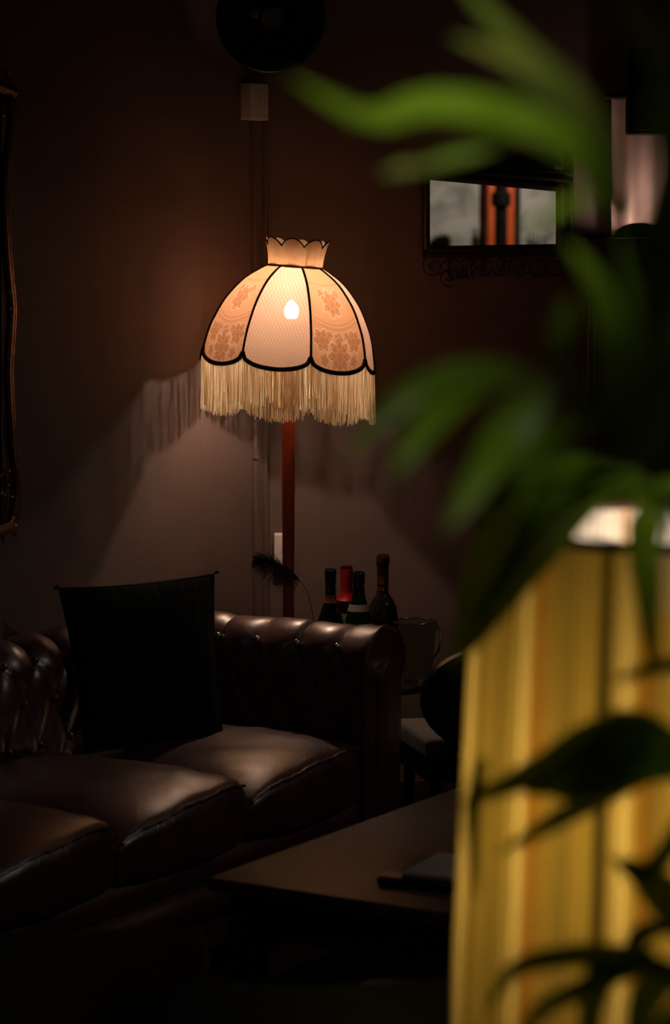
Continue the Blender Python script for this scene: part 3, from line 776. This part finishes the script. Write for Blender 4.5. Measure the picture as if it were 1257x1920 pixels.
# the other three sides lie outside the picture, built plain
cor = left_pt(22, 175, 0.022); cob = left_pt(22, 985, 0.022); WID = 0.62
one('frame_far_side', tube(Pm - A3 * (WID + 0.02), 0.014, 8), M_gilt, gm)
one('frame_top', tube(catmull([cor, cor - A3 * WID / 2 + Z3 * .06, cor - A3 * (WID)], 20), 0.02, 8), M_gilt, gm)
one('frame_bottom', tube(catmull([cob, cob - A3 * WID / 2 - Z3 * .04, cob - A3 * (WID)], 20), 0.02, 8), M_gilt, gm)
v, f = extrude([cor - A3 * .03 - LN * .012, cob - A3 * .03 - LN * .012, cob - A3 * WID - LN * .012, cor - A3 * WID - LN * .012], LN * 0.004)
one('glass', (v, f), M_mirror_d, gm, False)
def carving(cx, cy, rad, n, big):
    for k in range(n):
        x_ = cx + rng.normal(0, rad * .30) - rad * .3; y_ = cy + rng.normal(0, rad * .55); p = GL(x_, y_, 0.026 + rng.uniform(0, .008))
        a = rng.uniform(0, 6.28); r_ = rng.uniform(.006, .012) * big
        sp = [p + (A3 * math.cos(a + q * 3.6) + Z3 * math.sin(a + q * 3.6)) * r_ * (1 - .6 * q) + LN * .004 * q for q in np.linspace(0, 1, 9)]
        one('carved_scroll', tube(sp, np.linspace(.0042, .0016, 9) * big, 6), M_gilt, gm)
carving(22, 200, 48, 10, 1.2); carving(24, 930, 50, 16, 1.2)
for y_ in (548, 565, 580, 597):
    one('carved_bead', ball(GL(16 + (y_ % 2) * 4, y_, 0.032), 0.0085, 10, 6), M_gilt, gm)

# ------------------------------------------------------------------ mirror on the back wall
MOFF = 0.045
wm = thing('wall_mirror', 'wide dark-framed mirror with scrollwork below, reflecting a pale wall and orange post', 'mirror', back_pt(925, 470, 0.02))
def BP(px, py, off=MOFF): return back_pt(px, py, off)
glass_px = [(806, 335), (1044, 358), (1044, 459), (806, 462)]
one('glass', extrude([BP(*q) for q in glass_px], -WN * 0.004), M_mirror, wm, False)
for (a, b, r_) in (((800, 330), (1052, 353), .010), ((1052, 353), (1052, 464), .013), ((1052, 464), (800, 468), .010), ((800, 468), (800, 330), .010)):
    one('frame_bar', tube([BP(*a, MOFF + .004), BP(*b, MOFF + .004)], r_, 8), M_gilt_d, wm)
for (a, b, r_) in (((793, 318), (1070, 338), .009), ((1070, 340), (1070, 472), .010), ((1070, 474), (792, 478), .009), ((792, 478), (792, 320), .006)):
    one('outer_bar', tube([BP(*a, MOFF - .004), BP(*b, MOFF - .004)], r_, 8), M_gilt_d, wm)
one('backboard', extrude([BP(x, y, MOFF - .006) for x, y in ((795, 322), (1072, 342), (1072, 474), (795, 476))], -WN * 0.030), M_gilt_d, wm, False)
def scroll(cx, cy, r0, turns, a0, sgn):
    t = np.linspace(0, 1, 40)
    pts = [BP(cx + sgn * r0 * (1 - .75 * q) * math.cos(a0 + q * turns * 6.28), cy + r0 * (1 - .75 * q) * math.sin(a0 + q * turns * 6.28), 0.030) for q in t]
    one('scrollwork', tube(pts, np.linspace(.0034, .0022, 40), 6), M_gilt_d, wm)
for cx, cy, r0, tu, a0, sg in ((812, 500, 22, 1.4, -1.4, -1), (848, 508, 26, 1.2, 2.6, 1), (872, 500, 22, 1.3, 0.2, -1), (840, 520, 18, 1.2, 1.2, 1), (905, 505, 26, 1.2, 2.2, 1), (940, 498, 20, 1.3, .4, -1), (975, 505, 26, 1.2, 2.6, 1), (1010, 500, 22, 1.3, .2, -1), (1045, 500, 22, 1.4, -1.4, 1)):
    scroll(cx, cy, r0, tu, a0, sg)
one('top_moulding', tube([BP(794, 310, .03), BP(1074, 326, .03)], .010, 8), M_gilt_d, wm)

# ------------------------------------------------------------------ small picture frame low on the back wall
pf = thing('picture_frame', 'small pale-edged picture frame hanging low on the back wall behind the palm', 'picture frame', back_pt(1032, 985, .01))
fp = [(1003, 884), (1062, 884), (1062, 985), (1003, 985)]
for k in range(4):
    a, b = fp[k], fp[(k + 1) % 4]
    one('frame_bar', tube([back_pt(*a, .014), back_pt(*b, .014)], .0115, 4), mat('pale_frame', (0.34, 0.30, 0.29), 0.6) if k == 0 else bpy.data.materials['pale_frame'], pf, False)
one('picture', extrude([back_pt(*q, .008) for q in fp], WN * .003), mat('dark_print', (0.03, 0.025, 0.025), 0.6), pf, False)

# ------------------------------------------------------------------ lit corner top right: cabinet, curtain, clock, uplight, speaker
cab_l = 1078
cp = back_pt(cab_l, 445, 0.0)
cab_top = W(1150, 446, 7.36)[2]
cx0 = cp[0] + 0.01
cab = thing('tall_cabinet', 'tall dark wood cabinet standing against the back wall under the pale curtain', 'cabinet', (cx0 + .45, 7.52, 0))
yw = CORNER[1] + math.tan(WA) * (cx0 - CORNER[0])
CD_ = 0.30
cc = np.array([cx0 + 0.5, yw - CD_ / 2 - .02, 0])
one('carcass', rbox(cc + [0, 0.0, cab_top / 2], (1.0, CD_, cab_top), 0.006), M_wood_d, cab)
for k in range(2):
    d = one('door', rbox(cc + [-.25 + .5 * k, -CD_ / 2 - .008, cab_top * .5], (0.47, 0.02, cab_top - .16), 0.005), M_wood_d, cab)
    one('knob', ball(cc + [-.04 + .08 * k, -CD_ / 2 - .03, cab_top * .5], 0.012), M_gilt_d, d)
one('cornice', rbox(cc + [0, -0.006, cab_top - .012], (1.02, CD_ + .012, 0.022), 0.005), M_wood_d, cab)
# curtain
M_curt = mat('pale_pink_curtain', (0.62, 0.44, 0.40), 0.85, col2=(0.56, 0.39, 0.35), scale=8, spec=.1)
cyo = yw - 0.075
xs = np.linspace(W(1146, 300, cyo)[0], W(1146, 300, cyo)[0] + 0.62, 220)
ztop = W(1150, 183, cyo)[2]; zs = np.linspace(cab_top + .004, ztop, 14)
V = []
for x_ in xs:
    for z_ in zs:
        q = (x_ - xs[0]); s_ = 0.012 * (math.sin(q * 95) * .55 + math.sin(q * 61 + 1.2) * .45) * (1 + .4 * (ztop - z_))
        V.append((x_ + 0.012 * (ztop - z_) * (1 if q < .02 else .4), cyo + s_ + math.tan(WA) * q, z_))
cu = thing('curtain', 'pale pink pleated curtain lit from below, hanging above the tall cabinet', 'curtain', (xs[110], cyo, cab_top))
one('drape', (np.array(V), grid_faces(len(xs), len(zs))), M_curt, cu)
one('curtain_rail', tube([(xs[0] - .02, cyo, ztop + .004), (xs[-1] + .02, cyo + .05, ztop + .004)], 0.009, 10), M_blackm, cu)
# added board, coloured paler for uplight on the wall left of the curtain
a = back_pt(1081, 250, .012); b = back_pt(1160, 444, .012)
pb = tag(one('lit_wall_board_1', rbox(((a[0] + b[0]) / 2, (a[1] + b[1]) / 2, (a[2] + cab_top) / 2 + .01), (b[0] - a[0] + .02, .02, a[2] - cab_top), .003, WA), mat('lit_wall_pink', (.30, .215, .20), .8)), kind='structure')
# clock with round top; the uplight stands behind it
ck = W(1200, 440, 7.40); ck[2] = cab_top
clk = thing('mantel_clock', 'black round-topped mantel clock on the tall cabinet in front of the curtain', 'clock', ck)
rr = 45 * 7.4 / FPX
out = [(-rr, 0)] + [(rr * math.cos(q), 0.012 - .0 + (W(1200, 418, 7.4)[2] - cab_top - .012) * math.sin(q)) for q in np.linspace(math.pi, 0, 18)] + [(rr, 0)]
one('case', extrude([ck + [x_, -.02, z_] for x_, z_ in out], (0, 0.04, 0)), M_black, clk)
one('plinth', rbox(ck + [0, 0, .005], (2 * rr + .012, .05, .010), .002), M_black, clk)
up = np.array([ck[0] - 0.005, cyo - 0.085, cab_top])
ul = thing('uplight', 'small uplight puck hidden behind the clock on the cabinet', 'lamp', up)
one('housing', lathe([(0.030, 0), (0.030, 0.014), (0.026, 0.014), (0.026, 0.008)], up, 20), M_black, ul)
one('lens', lathe([(0.025, 0.009), (0.025, 0.0125), (0.0, 0.013)], up, 20, False), emitter('uplight_glow', (1.0, 0.72, 0.56), PUCK_LIGHT), ul)
# loudspeaker
s0 = W(1172, 254, 7.42); s1 = W(1172, 95, 7.42)
spk = thing('loudspeaker', 'black box loudspeaker mounted in front of the curtain top', 'speaker', (s0[0] + .1, 7.42, s0[2]))
scn = np.array([s0[0] + .1, yw - .21, (s0[2] + s1[2]) / 2])
one('cabinet_box', rbox(scn, (.2, .10, s1[2] - s0[2]), .008), M_blackm, spk)
one('grille', rbox(scn + [0, -.052, 0], (.18, .006, s1[2] - s0[2] - .02), .002), M_black, spk)
one('bracket', tube([scn + [0, .04, .04], (scn[0], yw + .02 + math.tan(WA) * .2, scn[2] + .06)], .012, 8), M_blackm, spk)

# ------------------------------------------------------------------ what the mirror shows: the wall behind the camera
def refl(px, py, Y):
    r = ray(px, py); p0 = CORNER + WN * MOFF; p = CAM + r * (np.dot(p0 - CAM, WN) / np.dot(r, WN))
    d = r - 2 * np.dot(r, WN) * WN
    return p + d * ((Y - p[1]) / d[1])
M_orange = mat('orange_lit_colour', (0.85, 0.14, 0.02), 0.5, col2=(0.75, 0.11, 0.015))  # coloured light on a doorway strip, put into the base colour
yb = FRONT_Y + 0.06
a = refl(913, 400, yb); b = refl(962, 400, yb)
wd = abs(a[0] - b[0]); mx_ = (a[0] + b[0]) / 2
oc = thing('orange_lit_column', 'column coloured orange for an orange-lit doorway strip on the far wall, seen only in the wall mirror', 'column', (mx_, yb, 0))
one('shaft', rbox((mx_, yb, HC / 2), (wd, .12, HC - .02), .004), M_orange, oc)
one('capital', rbox((mx_, yb + .01, HC - .06), (wd, .15, .1), .004), M_orange, oc)
a = refl(928, 385, yb + .5); b = refl(952, 385, yb + .5); zc = refl(940, 372, yb + .5)[2]
dp = thing('black_hat_stand', 'black post with a wide cap, seen dark against orange in the wall mirror', 'hat stand', ((a[0] + b[0]) / 2, yb + .5, 0))
one('post', lathe([(abs(a[0] - b[0]) / 2, 0.03), (abs(a[0] - b[0]) / 2, zc + .25)], dp.location, 16), M_blackm, dp)
one('cap', lathe([(.05, zc - .05), (.06, zc - .04), (.06, zc + .03), (.04, zc + .04)], dp.location, 18), M_blackm, dp)
one('foot', lathe([(.14, 0), (.14, .02), (.05, .04)], dp.location, 20), M_blackm, dp)
a = refl(965, 400, yb + .06); b = refl(977, 400, yb + .06)
dj = thing('dark_door_post', 'dark upright door post beside the orange column, seen in the wall mirror', 'post', ((a[0] + b[0]) / 2, yb, 0))
one('upright', rbox(((a[0] + b[0]) / 2, yb, 1.25), (abs(a[0] - b[0]), .1, 2.5), .004), M_blackm, dj)
one('block', rbox(((a[0] + b[0]) / 2, yb, 2.53), (abs(a[0] - b[0]), .12, .06), .004), M_blackm, dj)
shx = [refl(p_, 460, yb + .25) for p_ in (888, 893, 899, 905, 990, 997, 1004, 1012, 1022)]
shz = refl(890, 461, yb + .25)[2] - .04
x0, x1 = min(q[0] for q in shx) - .2, max(q[0] for q in shx) + .2
bs = thing('bar_shelf', 'dark bar shelf on posts behind the camera, seen in the wall mirror', 'shelf', ((x0 + x1) / 2, yb + .25, 0))
one('board', rbox(((x0 + x1) / 2, yb + .25, shz - .015), (x1 - x0, .16, .03), .004), M_blackm, bs)
for xx in (x0 + .04, x1 - .04): one('post', rbox((xx, yb + .25, (shz - .03) / 2), (.05, .05, shz - .03), .004), M_blackm, bs)
for k, q in enumerate(shx):
    h_ = (0.15, 0.15, 0.14, 0.13, 0.12, 0.13, 0.12, 0.11, 0.10)[k]
    t = thing('dark_bottle', ('dark bottle silhouette, %s of the row left of the orange column in the mirror' % ('first', 'second', 'third', 'fourth')[k] if k < 4 else 'dark bottle silhouette, %s of the row right of the orange column in the mirror' % ('first', 'second', 'third', 'fourth', 'fifth')[k - 4]), 'bottle', (q[0], yb + .25, shz), 'bottles on the bar shelf')
    one('glass', lathe([(.008, 0), (.009, .004), (.009, h_ * .6), (.0045, h_ * .72), (.0045, h_)], t.location, 12), M_gl_dark, t)
fw = refl(930, 400, FRONT_Y)
def fill_lamp(name, label, loc, r, col, e):  # added ceiling fixture, unseen, there only for its fill light
    t = thing(name, label, 'ceiling light', (loc[0], loc[1], HC - .03))
    one('housing', lathe([(r * 1.1, .0), (r * 1.12, .005), (r * 1.12, .03), (r * .9, .03)], (loc[0], loc[1], HC - .03), 24), M_black, t)
    one('diffuser', lathe([(.001, -.004), (r * .9, -.003), (r, .001)], (loc[0], loc[1], HC - .03), 24, False), emitter(name + '_glow', col, e), t)
def spotlight(name, label, pos, tgt, watts, size, blend, col):  # added spot with a housing, out of view, used to brighten its target
    pos = np.array(pos, float); dv = np.array(tgt, float) - pos; dv /= np.linalg.norm(dv)
    t = thing(name, label, 'ceiling light', (pos[0], pos[1], HC - .05))
    one('housing', tube([pos - dv * .05, pos + dv * .045], [.03, .034], 18, cap=False), M_blackm, t)
    one('mount', lathe([(.012, pos[2] + .02), (.012, HC - .02), (.03, HC - .02), (.03, HC)], (pos[0], pos[1], 0), 16), M_blackm, t)
    ld = bpy.data.lights.new(name, 'SPOT'); ld.energy = watts; ld.spot_size = math.radians(size); ld.spot_blend = blend
    ld.shadow_soft_size = 0.015; ld.color = col
    lo = bpy.data.objects.new(name + '_beam', ld); COL.objects.link(lo); lo.location = tuple(pos + dv * .05)
    lo.rotation_euler = Vector(dv).to_track_quat('-Z', 'Y').to_euler(); lo.parent = t; lo.matrix_parent_inverse = base_matrix(t).inverted()
spotlight('wall_fill_spot', 'added unseen fill spot aimed at the plaster wall behind the camera', (fw[0] + .3, FRONT_Y + 1.3, HC - .06), (fw[0], FRONT_Y, 1.75), WALL_FILL, 70, 0.9, (1, .88, .74))
fill_lamp('cool_fill_light', 'added unseen cool fill light over the left of the room', (-1.2, 3.6), 0.06, (.80, .86, 1.0), COOL_FILL)

spotlight('sofa_fill_spot', 'added unseen fill spot dimly aimed at the leather sofa', (2.2, 5.3, HC - .06), (-.5, 6.05, .4), SOFA_FILL, 58, 1.0, (1, .90, .74))
spotlight('leaf_fill_spot', 'added unseen fill spot on a drop rod aimed at the palm leaves', (-0.6, 0.35, 2.35), W(760, 140, 1.66), LEAF_FILL, 10.5, 1.0, (1.0, 0.93, 0.80))
spotlight('leaf_fill_spot', 'second added unseen fill spot on a drop rod aimed at the lower palm leaves', (-0.75, 0.45, 2.3), W(850, 915, 1.73), LEAF_FILL * .38, 7.0, 1.0, (1.0, 0.93, 0.80))

# ------------------------------------------------------------------ near seats at the lower edge
def tub(name, label, c, rx, ry, ztop, zseat):
    t = thing(name, label, 'armchair', (c[0], c[1], 0))
    n = 40; V = []
    for i in range(n):                                    # padded shell curving round three sides
        a = math.radians(-205 + 230 * i / (n - 1)); e = abs(i / (n - 1) - .5) * 2; zt = ztop - .10 * e ** 2.2
        for (k, z) in ((1.0, .16), (1.03, zt - .10), (1.02, zt - .03), (.97, zt), (.90, zt - .005), (.86, zt - .04), (.84, zseat), (.84, .16)):
            V.append((c[0] + rx * k * math.cos(a), c[1] + ry * k * math.sin(a), z))
    one('shell', (np.array(V), grid_faces(n, 8, False, True) + [tuple(range(8)), tuple((n - 1) * 8 + q for q in range(8))[::-1]]), M_green_v, t)
    one('seat', lathe([(.2, zseat - .14), (.8, zseat - .14), (.83, zseat - .10), (.83, zseat - .02), (.74, zseat), (.01, zseat + .015)], (0, 0, 0), 36), M_green_v, t,
        xf=np.array([[rx, 0, 0, c[0]], [0, ry, 0, c[1]], [0, 0, 1, 0], [0, 0, 0, 1]]))
    for q in (45, 135, 225, 315):
        p = np.array([c[0] + rx * .66 * math.cos(math.radians(q)), c[1] + ry * .66 * math.sin(math.radians(q)), 0])
        one('leg', lathe([(.014, 0), (.022, zseat - .12)], p, 12), M_wood_d, t)
z_l = W(100, 1764, 3.95)[2]; z_r = W(600, 1842, 3.7)[2]
tub('tub_armchair', 'dark green velvet tub chair at the lower left picture corner', (W(60, 1764, 4.15)[0], 4.25), .27, .26, z_l, .42)
tub('tub_armchair', 'dark green velvet tub chair at the bottom edge before the coffee table', (W(600, 1842, 3.8)[0], 3.9), .22, .22, z_r, .40)

# ------------------------------------------------------------------ near lamp
ND = 3.0
nl_top = W(1300, 985, ND)
tl = thing('standard_lamp', 'glowing yellow pleated lampshade behind palm leaves at the right picture edge', 'floor lamp', (nl_top[0], ND, 0))
M_pleat = thin('yellow_pleated_cloth', attr_col('pleat'), (0.90, 0.85, 0.76), (0.083, 0.0535, 0.0058), 0.0)
r_t, r_b, hz = 402 * ND / FPX, 450 * ND / FPX, 0.64
na, nz = 2160, 10; V = []; C = []
for i in range(na):
    a = 2 * math.pi * i / na; th_ = math.degrees(a) + 90                # 0 degrees faces the room
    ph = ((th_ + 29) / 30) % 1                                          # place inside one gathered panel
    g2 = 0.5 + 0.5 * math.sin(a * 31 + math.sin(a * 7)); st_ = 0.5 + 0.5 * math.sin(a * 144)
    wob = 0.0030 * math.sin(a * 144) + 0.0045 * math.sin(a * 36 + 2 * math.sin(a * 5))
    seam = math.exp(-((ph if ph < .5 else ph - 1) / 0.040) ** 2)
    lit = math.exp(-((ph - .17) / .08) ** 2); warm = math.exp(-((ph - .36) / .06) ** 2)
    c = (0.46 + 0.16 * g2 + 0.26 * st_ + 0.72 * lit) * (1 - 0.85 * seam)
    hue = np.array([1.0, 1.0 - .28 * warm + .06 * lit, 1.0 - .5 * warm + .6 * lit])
    for k in range(nz):
        q = k / (nz - 1); r = r_t + (r_b - r_t) * q + wob * min(1, 4 * q + .2, 4 * (1 - q) + .2)
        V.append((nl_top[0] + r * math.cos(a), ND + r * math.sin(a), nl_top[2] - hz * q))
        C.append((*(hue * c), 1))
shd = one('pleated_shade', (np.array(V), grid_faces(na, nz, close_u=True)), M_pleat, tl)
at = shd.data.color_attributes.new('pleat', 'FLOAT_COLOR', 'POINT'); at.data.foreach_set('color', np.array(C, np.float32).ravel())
for rz_, r_ in ((0, r_t), (-hz, r_b)):
    one('rim_trim', tube([(nl_top[0] + r_ * math.cos(a), ND + r_ * math.sin(a), nl_top[2] + rz_) for a in np.linspace(0, 2 * math.pi, 64, endpoint=False)], 0.0065, 6, closed=True), M_trim, tl)
nb = np.array([nl_top[0], ND, nl_top[2] - .30])
one('bulb', lathe([(0.010, -0.055), (0.015, -0.042), (0.026, -0.014), (0.031, 0.006), (0.026, 0.024), (0.010, 0.036), (0.001, 0.037)], nb, 16), emitter('pleated_lamp_bulb', (1.0, 0.82, 0.60), TABLE_BULB), tl)
one('bulb_holder', lathe([(.016, nb[2] - .11), (.020, nb[2] - .105), (.020, nb[2] - .058), (.012, nb[2] - .054)], (nl_top[0], ND, 0), 16), M_black, tl)
one('pole', lathe([(.030, .03), (.017, .06), (.015, .4), (.02, .45), (.015, .5), (.014, nb[2] - .11)], (nl_top[0], ND, 0), 20), M_wood_d, tl)
one('base', lathe([(.15, 0), (.152, .012), (.14, .025), (.04, .04)], (nl_top[0], ND, 0), 32), M_wood_d, tl)
for k in range(3):
    a = k * 2.1 + .5
    one('shade_carrier', tube([(nl_top[0] + .016 * math.cos(a), ND + .016 * math.sin(a), nb[2] - .07), (nl_top[0] + .06 * math.cos(a), ND + .06 * math.sin(a), nl_top[2] - .03), (nl_top[0] + r_t * math.cos(a), ND + r_t * math.sin(a), nl_top[2] - .004)], .0018, 5), M_steel, tl)

# ------------------------------------------------------------------ palm
M_leaf = thin('palm_leaf', noise_col((0.19, 0.34, 0.016), (0.25, 0.42, 0.024), 30), 0.40, 0.60, 0.0, gloss=0.012)
M_leaf2 = thin('old_palm_leaf', noise_col((0.30, 0.34, 0.06), (0.24, 0.36, 0.05), 30), 0.40, 0.5, 0.0, gloss=0.012)
M_stem = mat('palm_stem', (0.10, 0.13, 0.03), 0.5)
pot = np.array([W(1430, 960, 2.0)[0], 2.0, 0])
palm = thing('potted_palm', 'arching green palm with long narrow leaves in front of the yellow lamp', 'plant', pot)
one('pot', lathe([(.10, 0), (.11, .01), (.14, .26), (.15, .27), (.15, .30), (.135, .30), (.13, .26), (.001, .25)], pot, 30, False), mat('clay_pot', (.12, .05, .03), .7), palm)
one('soil', lathe([(.131, .24), (.131, .262), (.001, .27)], pot, 24, False), mat('soil', (.02, .015, .01), .95), palm)
def leaflet(path, wpx, par, m=None, roll=0.0, fold=0.25):
    P = catmull([W(*p) for p in path], 13); n = len(P); D = np.mean([p[2] for p in path])
    wm_ = wpx * D / FPX / 2
    T = np.gradient(P, axis=0); T /= np.linalg.norm(T, axis=1)[:, None]; V = []
    up_ = np.array([0.15, -0.75, 0.65]) + rng.normal(0, .12, 3)
    for i in range(n):
        q = i / (n - 1); w = wm_ * (math.sin(math.pi * min(1, .10 + .90 * q) ** 0.80) ** 0.75 + .03)
        sd = np.cross(T[i], up_); sd /= np.linalg.norm(sd); nn = np.cross(sd, T[i])
        ro = roll * (q - .3); s2 = sd * math.cos(ro) + nn * math.sin(ro); n2 = nn * math.cos(ro) - sd * math.sin(ro)
        V += [P[i] - s2 * w + n2 * w * fold, P[i], P[i] + s2 * w + n2 * w * fold]
    return one('leaflet', (np.array(V), grid_faces(n, 3)), m or M_leaf, par)
def frond(path, r, leaves):
    P = catmull([pot + [0, 0, .26]] + [W(*p) for p in path], 30)
    s = one('frond_stem', tube(P, np.linspace(r, r * .35, 30), 7), M_stem, palm)
    for l in leaves: leaflet(*l[:2], s, *(l[2:]))
F1 = 1.66
frond([(1400, 1700, 1.95), (1340, 1000, 1.85), (1225, 620, 1.72), (1155, 395, F1)], .006, [
    ([(1170, 420, F1), (1100, 300, F1), (960, 222, F1), (800, 198, F1), (690, 225, F1 - .01), (545, 145, F1 - .02)], 82, M_leaf),
    ([(1165, 410, F1), (1110, 245, F1 + .02), (980, 130, F1 + .03), (845, 68, F1 + .04)], 62, M_leaf2),
    ([(1168, 400, F1), (1090, 210, F1 - .02), (960, 80, F1 - .03), (860, -40, F1 - .03)], 66, M_leaf2),
    ([(1110, 310, F1), (980, 245, F1 + .02), (860, 285, F1 + .03), (715, 328, F1 + .03)], 62, M_leaf2),
    ([(1200, 500, F1), (1245, 360, F1), (1240, 200, F1 - .02), (1262, 20, F1 - .03)], 60, M_leaf),
    ([(1168, 410, F1), (1200, 375, F1 - .05), (1165, 372, F1 - .08)], 40, M_leaf),
    ([(1150, 370, F1 + .03), (1080, 380, F1 + .05), (975, 432, F1 + .06)], 44, M_leaf),
    ([(1220, 560, F1), (1275, 300, F1 - .04), (1225, 90, F1 - .06), (1150, -10, F1 - .06)], 50, M_leaf2),
    ([(1200, 500, F1), (1270, 400, F1), (1300, 280, F1), (1340, 150, F1)], 70, M_leaf),
])
F2 = 1.74
frond([(1390, 1750, 1.95), (1310, 1150, 1.90), (1235, 920, 1.82), (1130, 760, F2), (1000, 702, F2), (880, 705, F2)], .005, [
    ([(985, 705, F2), (870, 705, F2), (760, 745, F2), (650, 860, F2)], 60, M_leaf),
    ([(930, 705, F2), (850, 745, F2), (800, 800, F2 - .01), (730, 900, F2 - .02)], 74, M_leaf),
    ([(1020, 715, F2), (960, 810, F2), (910, 880, F2 - .01), (835, 1000, F2 - .02)], 84, M_leaf),
    ([(1110, 760, F2), (1050, 700, F2 - .02), (1045, 640, F2 - .03), (1068, 555, F2 - .03)], 70, M_leaf),
    ([(1160, 800, F2), (1150, 660, F2), (1120, 540, F2), (1060, 450, F2)], 66, M_leaf),
    ([(1190, 850, F2), (1200, 700, F2), (1190, 560, F2), (1160, 440, F2)], 70, M_leaf),
    ([(1210, 880, F2), (1240, 760, F2), (1260, 640, F2), (1290, 500, F2)], 70, M_leaf),
    ([(1140, 780, F2), (1060, 800, F2 - .03), (1000, 860, F2 - .05), (975, 960, F2 - .06)], 60, M_leaf),
    ([(1200, 870, F2), (1130, 880, F2 - .04), (1090, 920, F2 - .06), (1040, 1000, F2 - .08)], 54, M_leaf),
])
# leaves hanging round the lamp top and over its front
F3 = 2.30
frond([(1410, 1800, 2.1), (1370, 1300, 2.25), (1290, 1000, F3), (1200, 890, F3), (1110, 885, F3)], .005, [
    ([(1200, 890, F3), (1100, 915, F3), (1000, 1040, F3), (872, 1235, F3)], 104, M_leaf),
    ([(1170, 885, F3), (1010, 930, F3), (925, 1060, F3), (845, 1260, F3)], 120, M_leaf),
    ([(1180, 888, F3), (1110, 900, F3), (1040, 930, F3), (975, 1010, F3)], 60, M_leaf),
    ([(1240, 940, F3), (1205, 1000, F3), (1212, 1120, F3), (1225, 1265, F3)], 66, M_leaf),
    ([(1170, 890, F3), (1080, 880, F3), (990, 905, F3), (890, 960, F3)], 60, M_leaf),
    ([(1260, 960, F3), (1230, 930, F3), (1170, 925, F3), (1090, 945, F3)], 54, M_leaf),
    ([(1290, 1000, F3), (1330, 940, F3), (1270, 910, F3), (1150, 930, F3)], 50, M_leaf),
])
F4 = 2.25
frond([(1430, 2000, 2.1), (1400, 1600, 2.2), (1330, 1450, F4), (1240, 1425, F4), (1120, 1430, F4)], .005, [
    ([(1290, 1430, F4), (1200, 1375, F4), (1110, 1400, F4), (1010, 1450, F4), (855, 1512, F4)], 96, M_leaf),
    ([(1300, 1445, F4), (1220, 1450, F4), (1110, 1505, F4), (1010, 1560, F4), (930, 1605, F4)], 54, M_leaf),
    ([(1260, 1425, F4), (1180, 1430, F4), (1090, 1455, F4), (985, 1490, F4)], 116, M_leaf),
    ([(1250, 1425, F4), (1200, 1380, F4 - .02), (1130, 1395, F4 - .03), (1060, 1425, F4 - .03)], 70, M_leaf),
    ([(1320, 1450, F4), (1250, 1420, F4 - .02), (1170, 1445, F4 - .02), (1040, 1500, F4)], 110, M_leaf),
    ([(1300, 1500, F4), (1240, 1610, F4), (1190, 1640, F4), (1140, 1600, F4)], 44, M_leaf),
    ([(1330, 1250, F4), (1260, 1248, F4), (1200, 1262, F4), (1145, 1278, F4)], 34, M_leaf),
    ([(1340, 1800, F4), (1290, 1730, F4), (1220, 1660, F4), (1160, 1608, F4)], 96, M_leaf),
    ([(905, 1420, F4), (890, 1500, F4), (888, 1580, F4), (897, 1690, F4)], 34, M_leaf),
])
F5 = 2.2
frond([(1440, 2300, 2.05), (1420, 2000, 2.15), (1340, 1850, F5), (1240, 1820, F5), (1100, 1815, F5)], .005, [
    ([(1260, 1820, F5), (1160, 1795, F5), (1040, 1800, F5), (960, 1825, F5), (915, 1900, F5)], 56, M_leaf),
    ([(1200, 1815, F5), (1130, 1830, F5), (1105, 1900, F5), (1100, 1990, F5)], 62, M_leaf),
    ([(1300, 1840, F5), (1240, 1840, F5), (1200, 1900, F5), (1180, 2000, F5)], 70, M_leaf),
    ([(1240, 1820, F5), (1190, 1770, F5), (1240, 1740, F5), (1320, 1760, F5)], 44, M_leaf),
    ([(1170, 1815, F5), (1080, 1860, F5), (1010, 1900, F5), (960, 1980, F5)], 40, M_leaf),
    ([(1330, 1850, F5), (1290, 1890, F5), (1240, 1930, F5), (1160, 1960, F5)], 60, M_leaf),
])
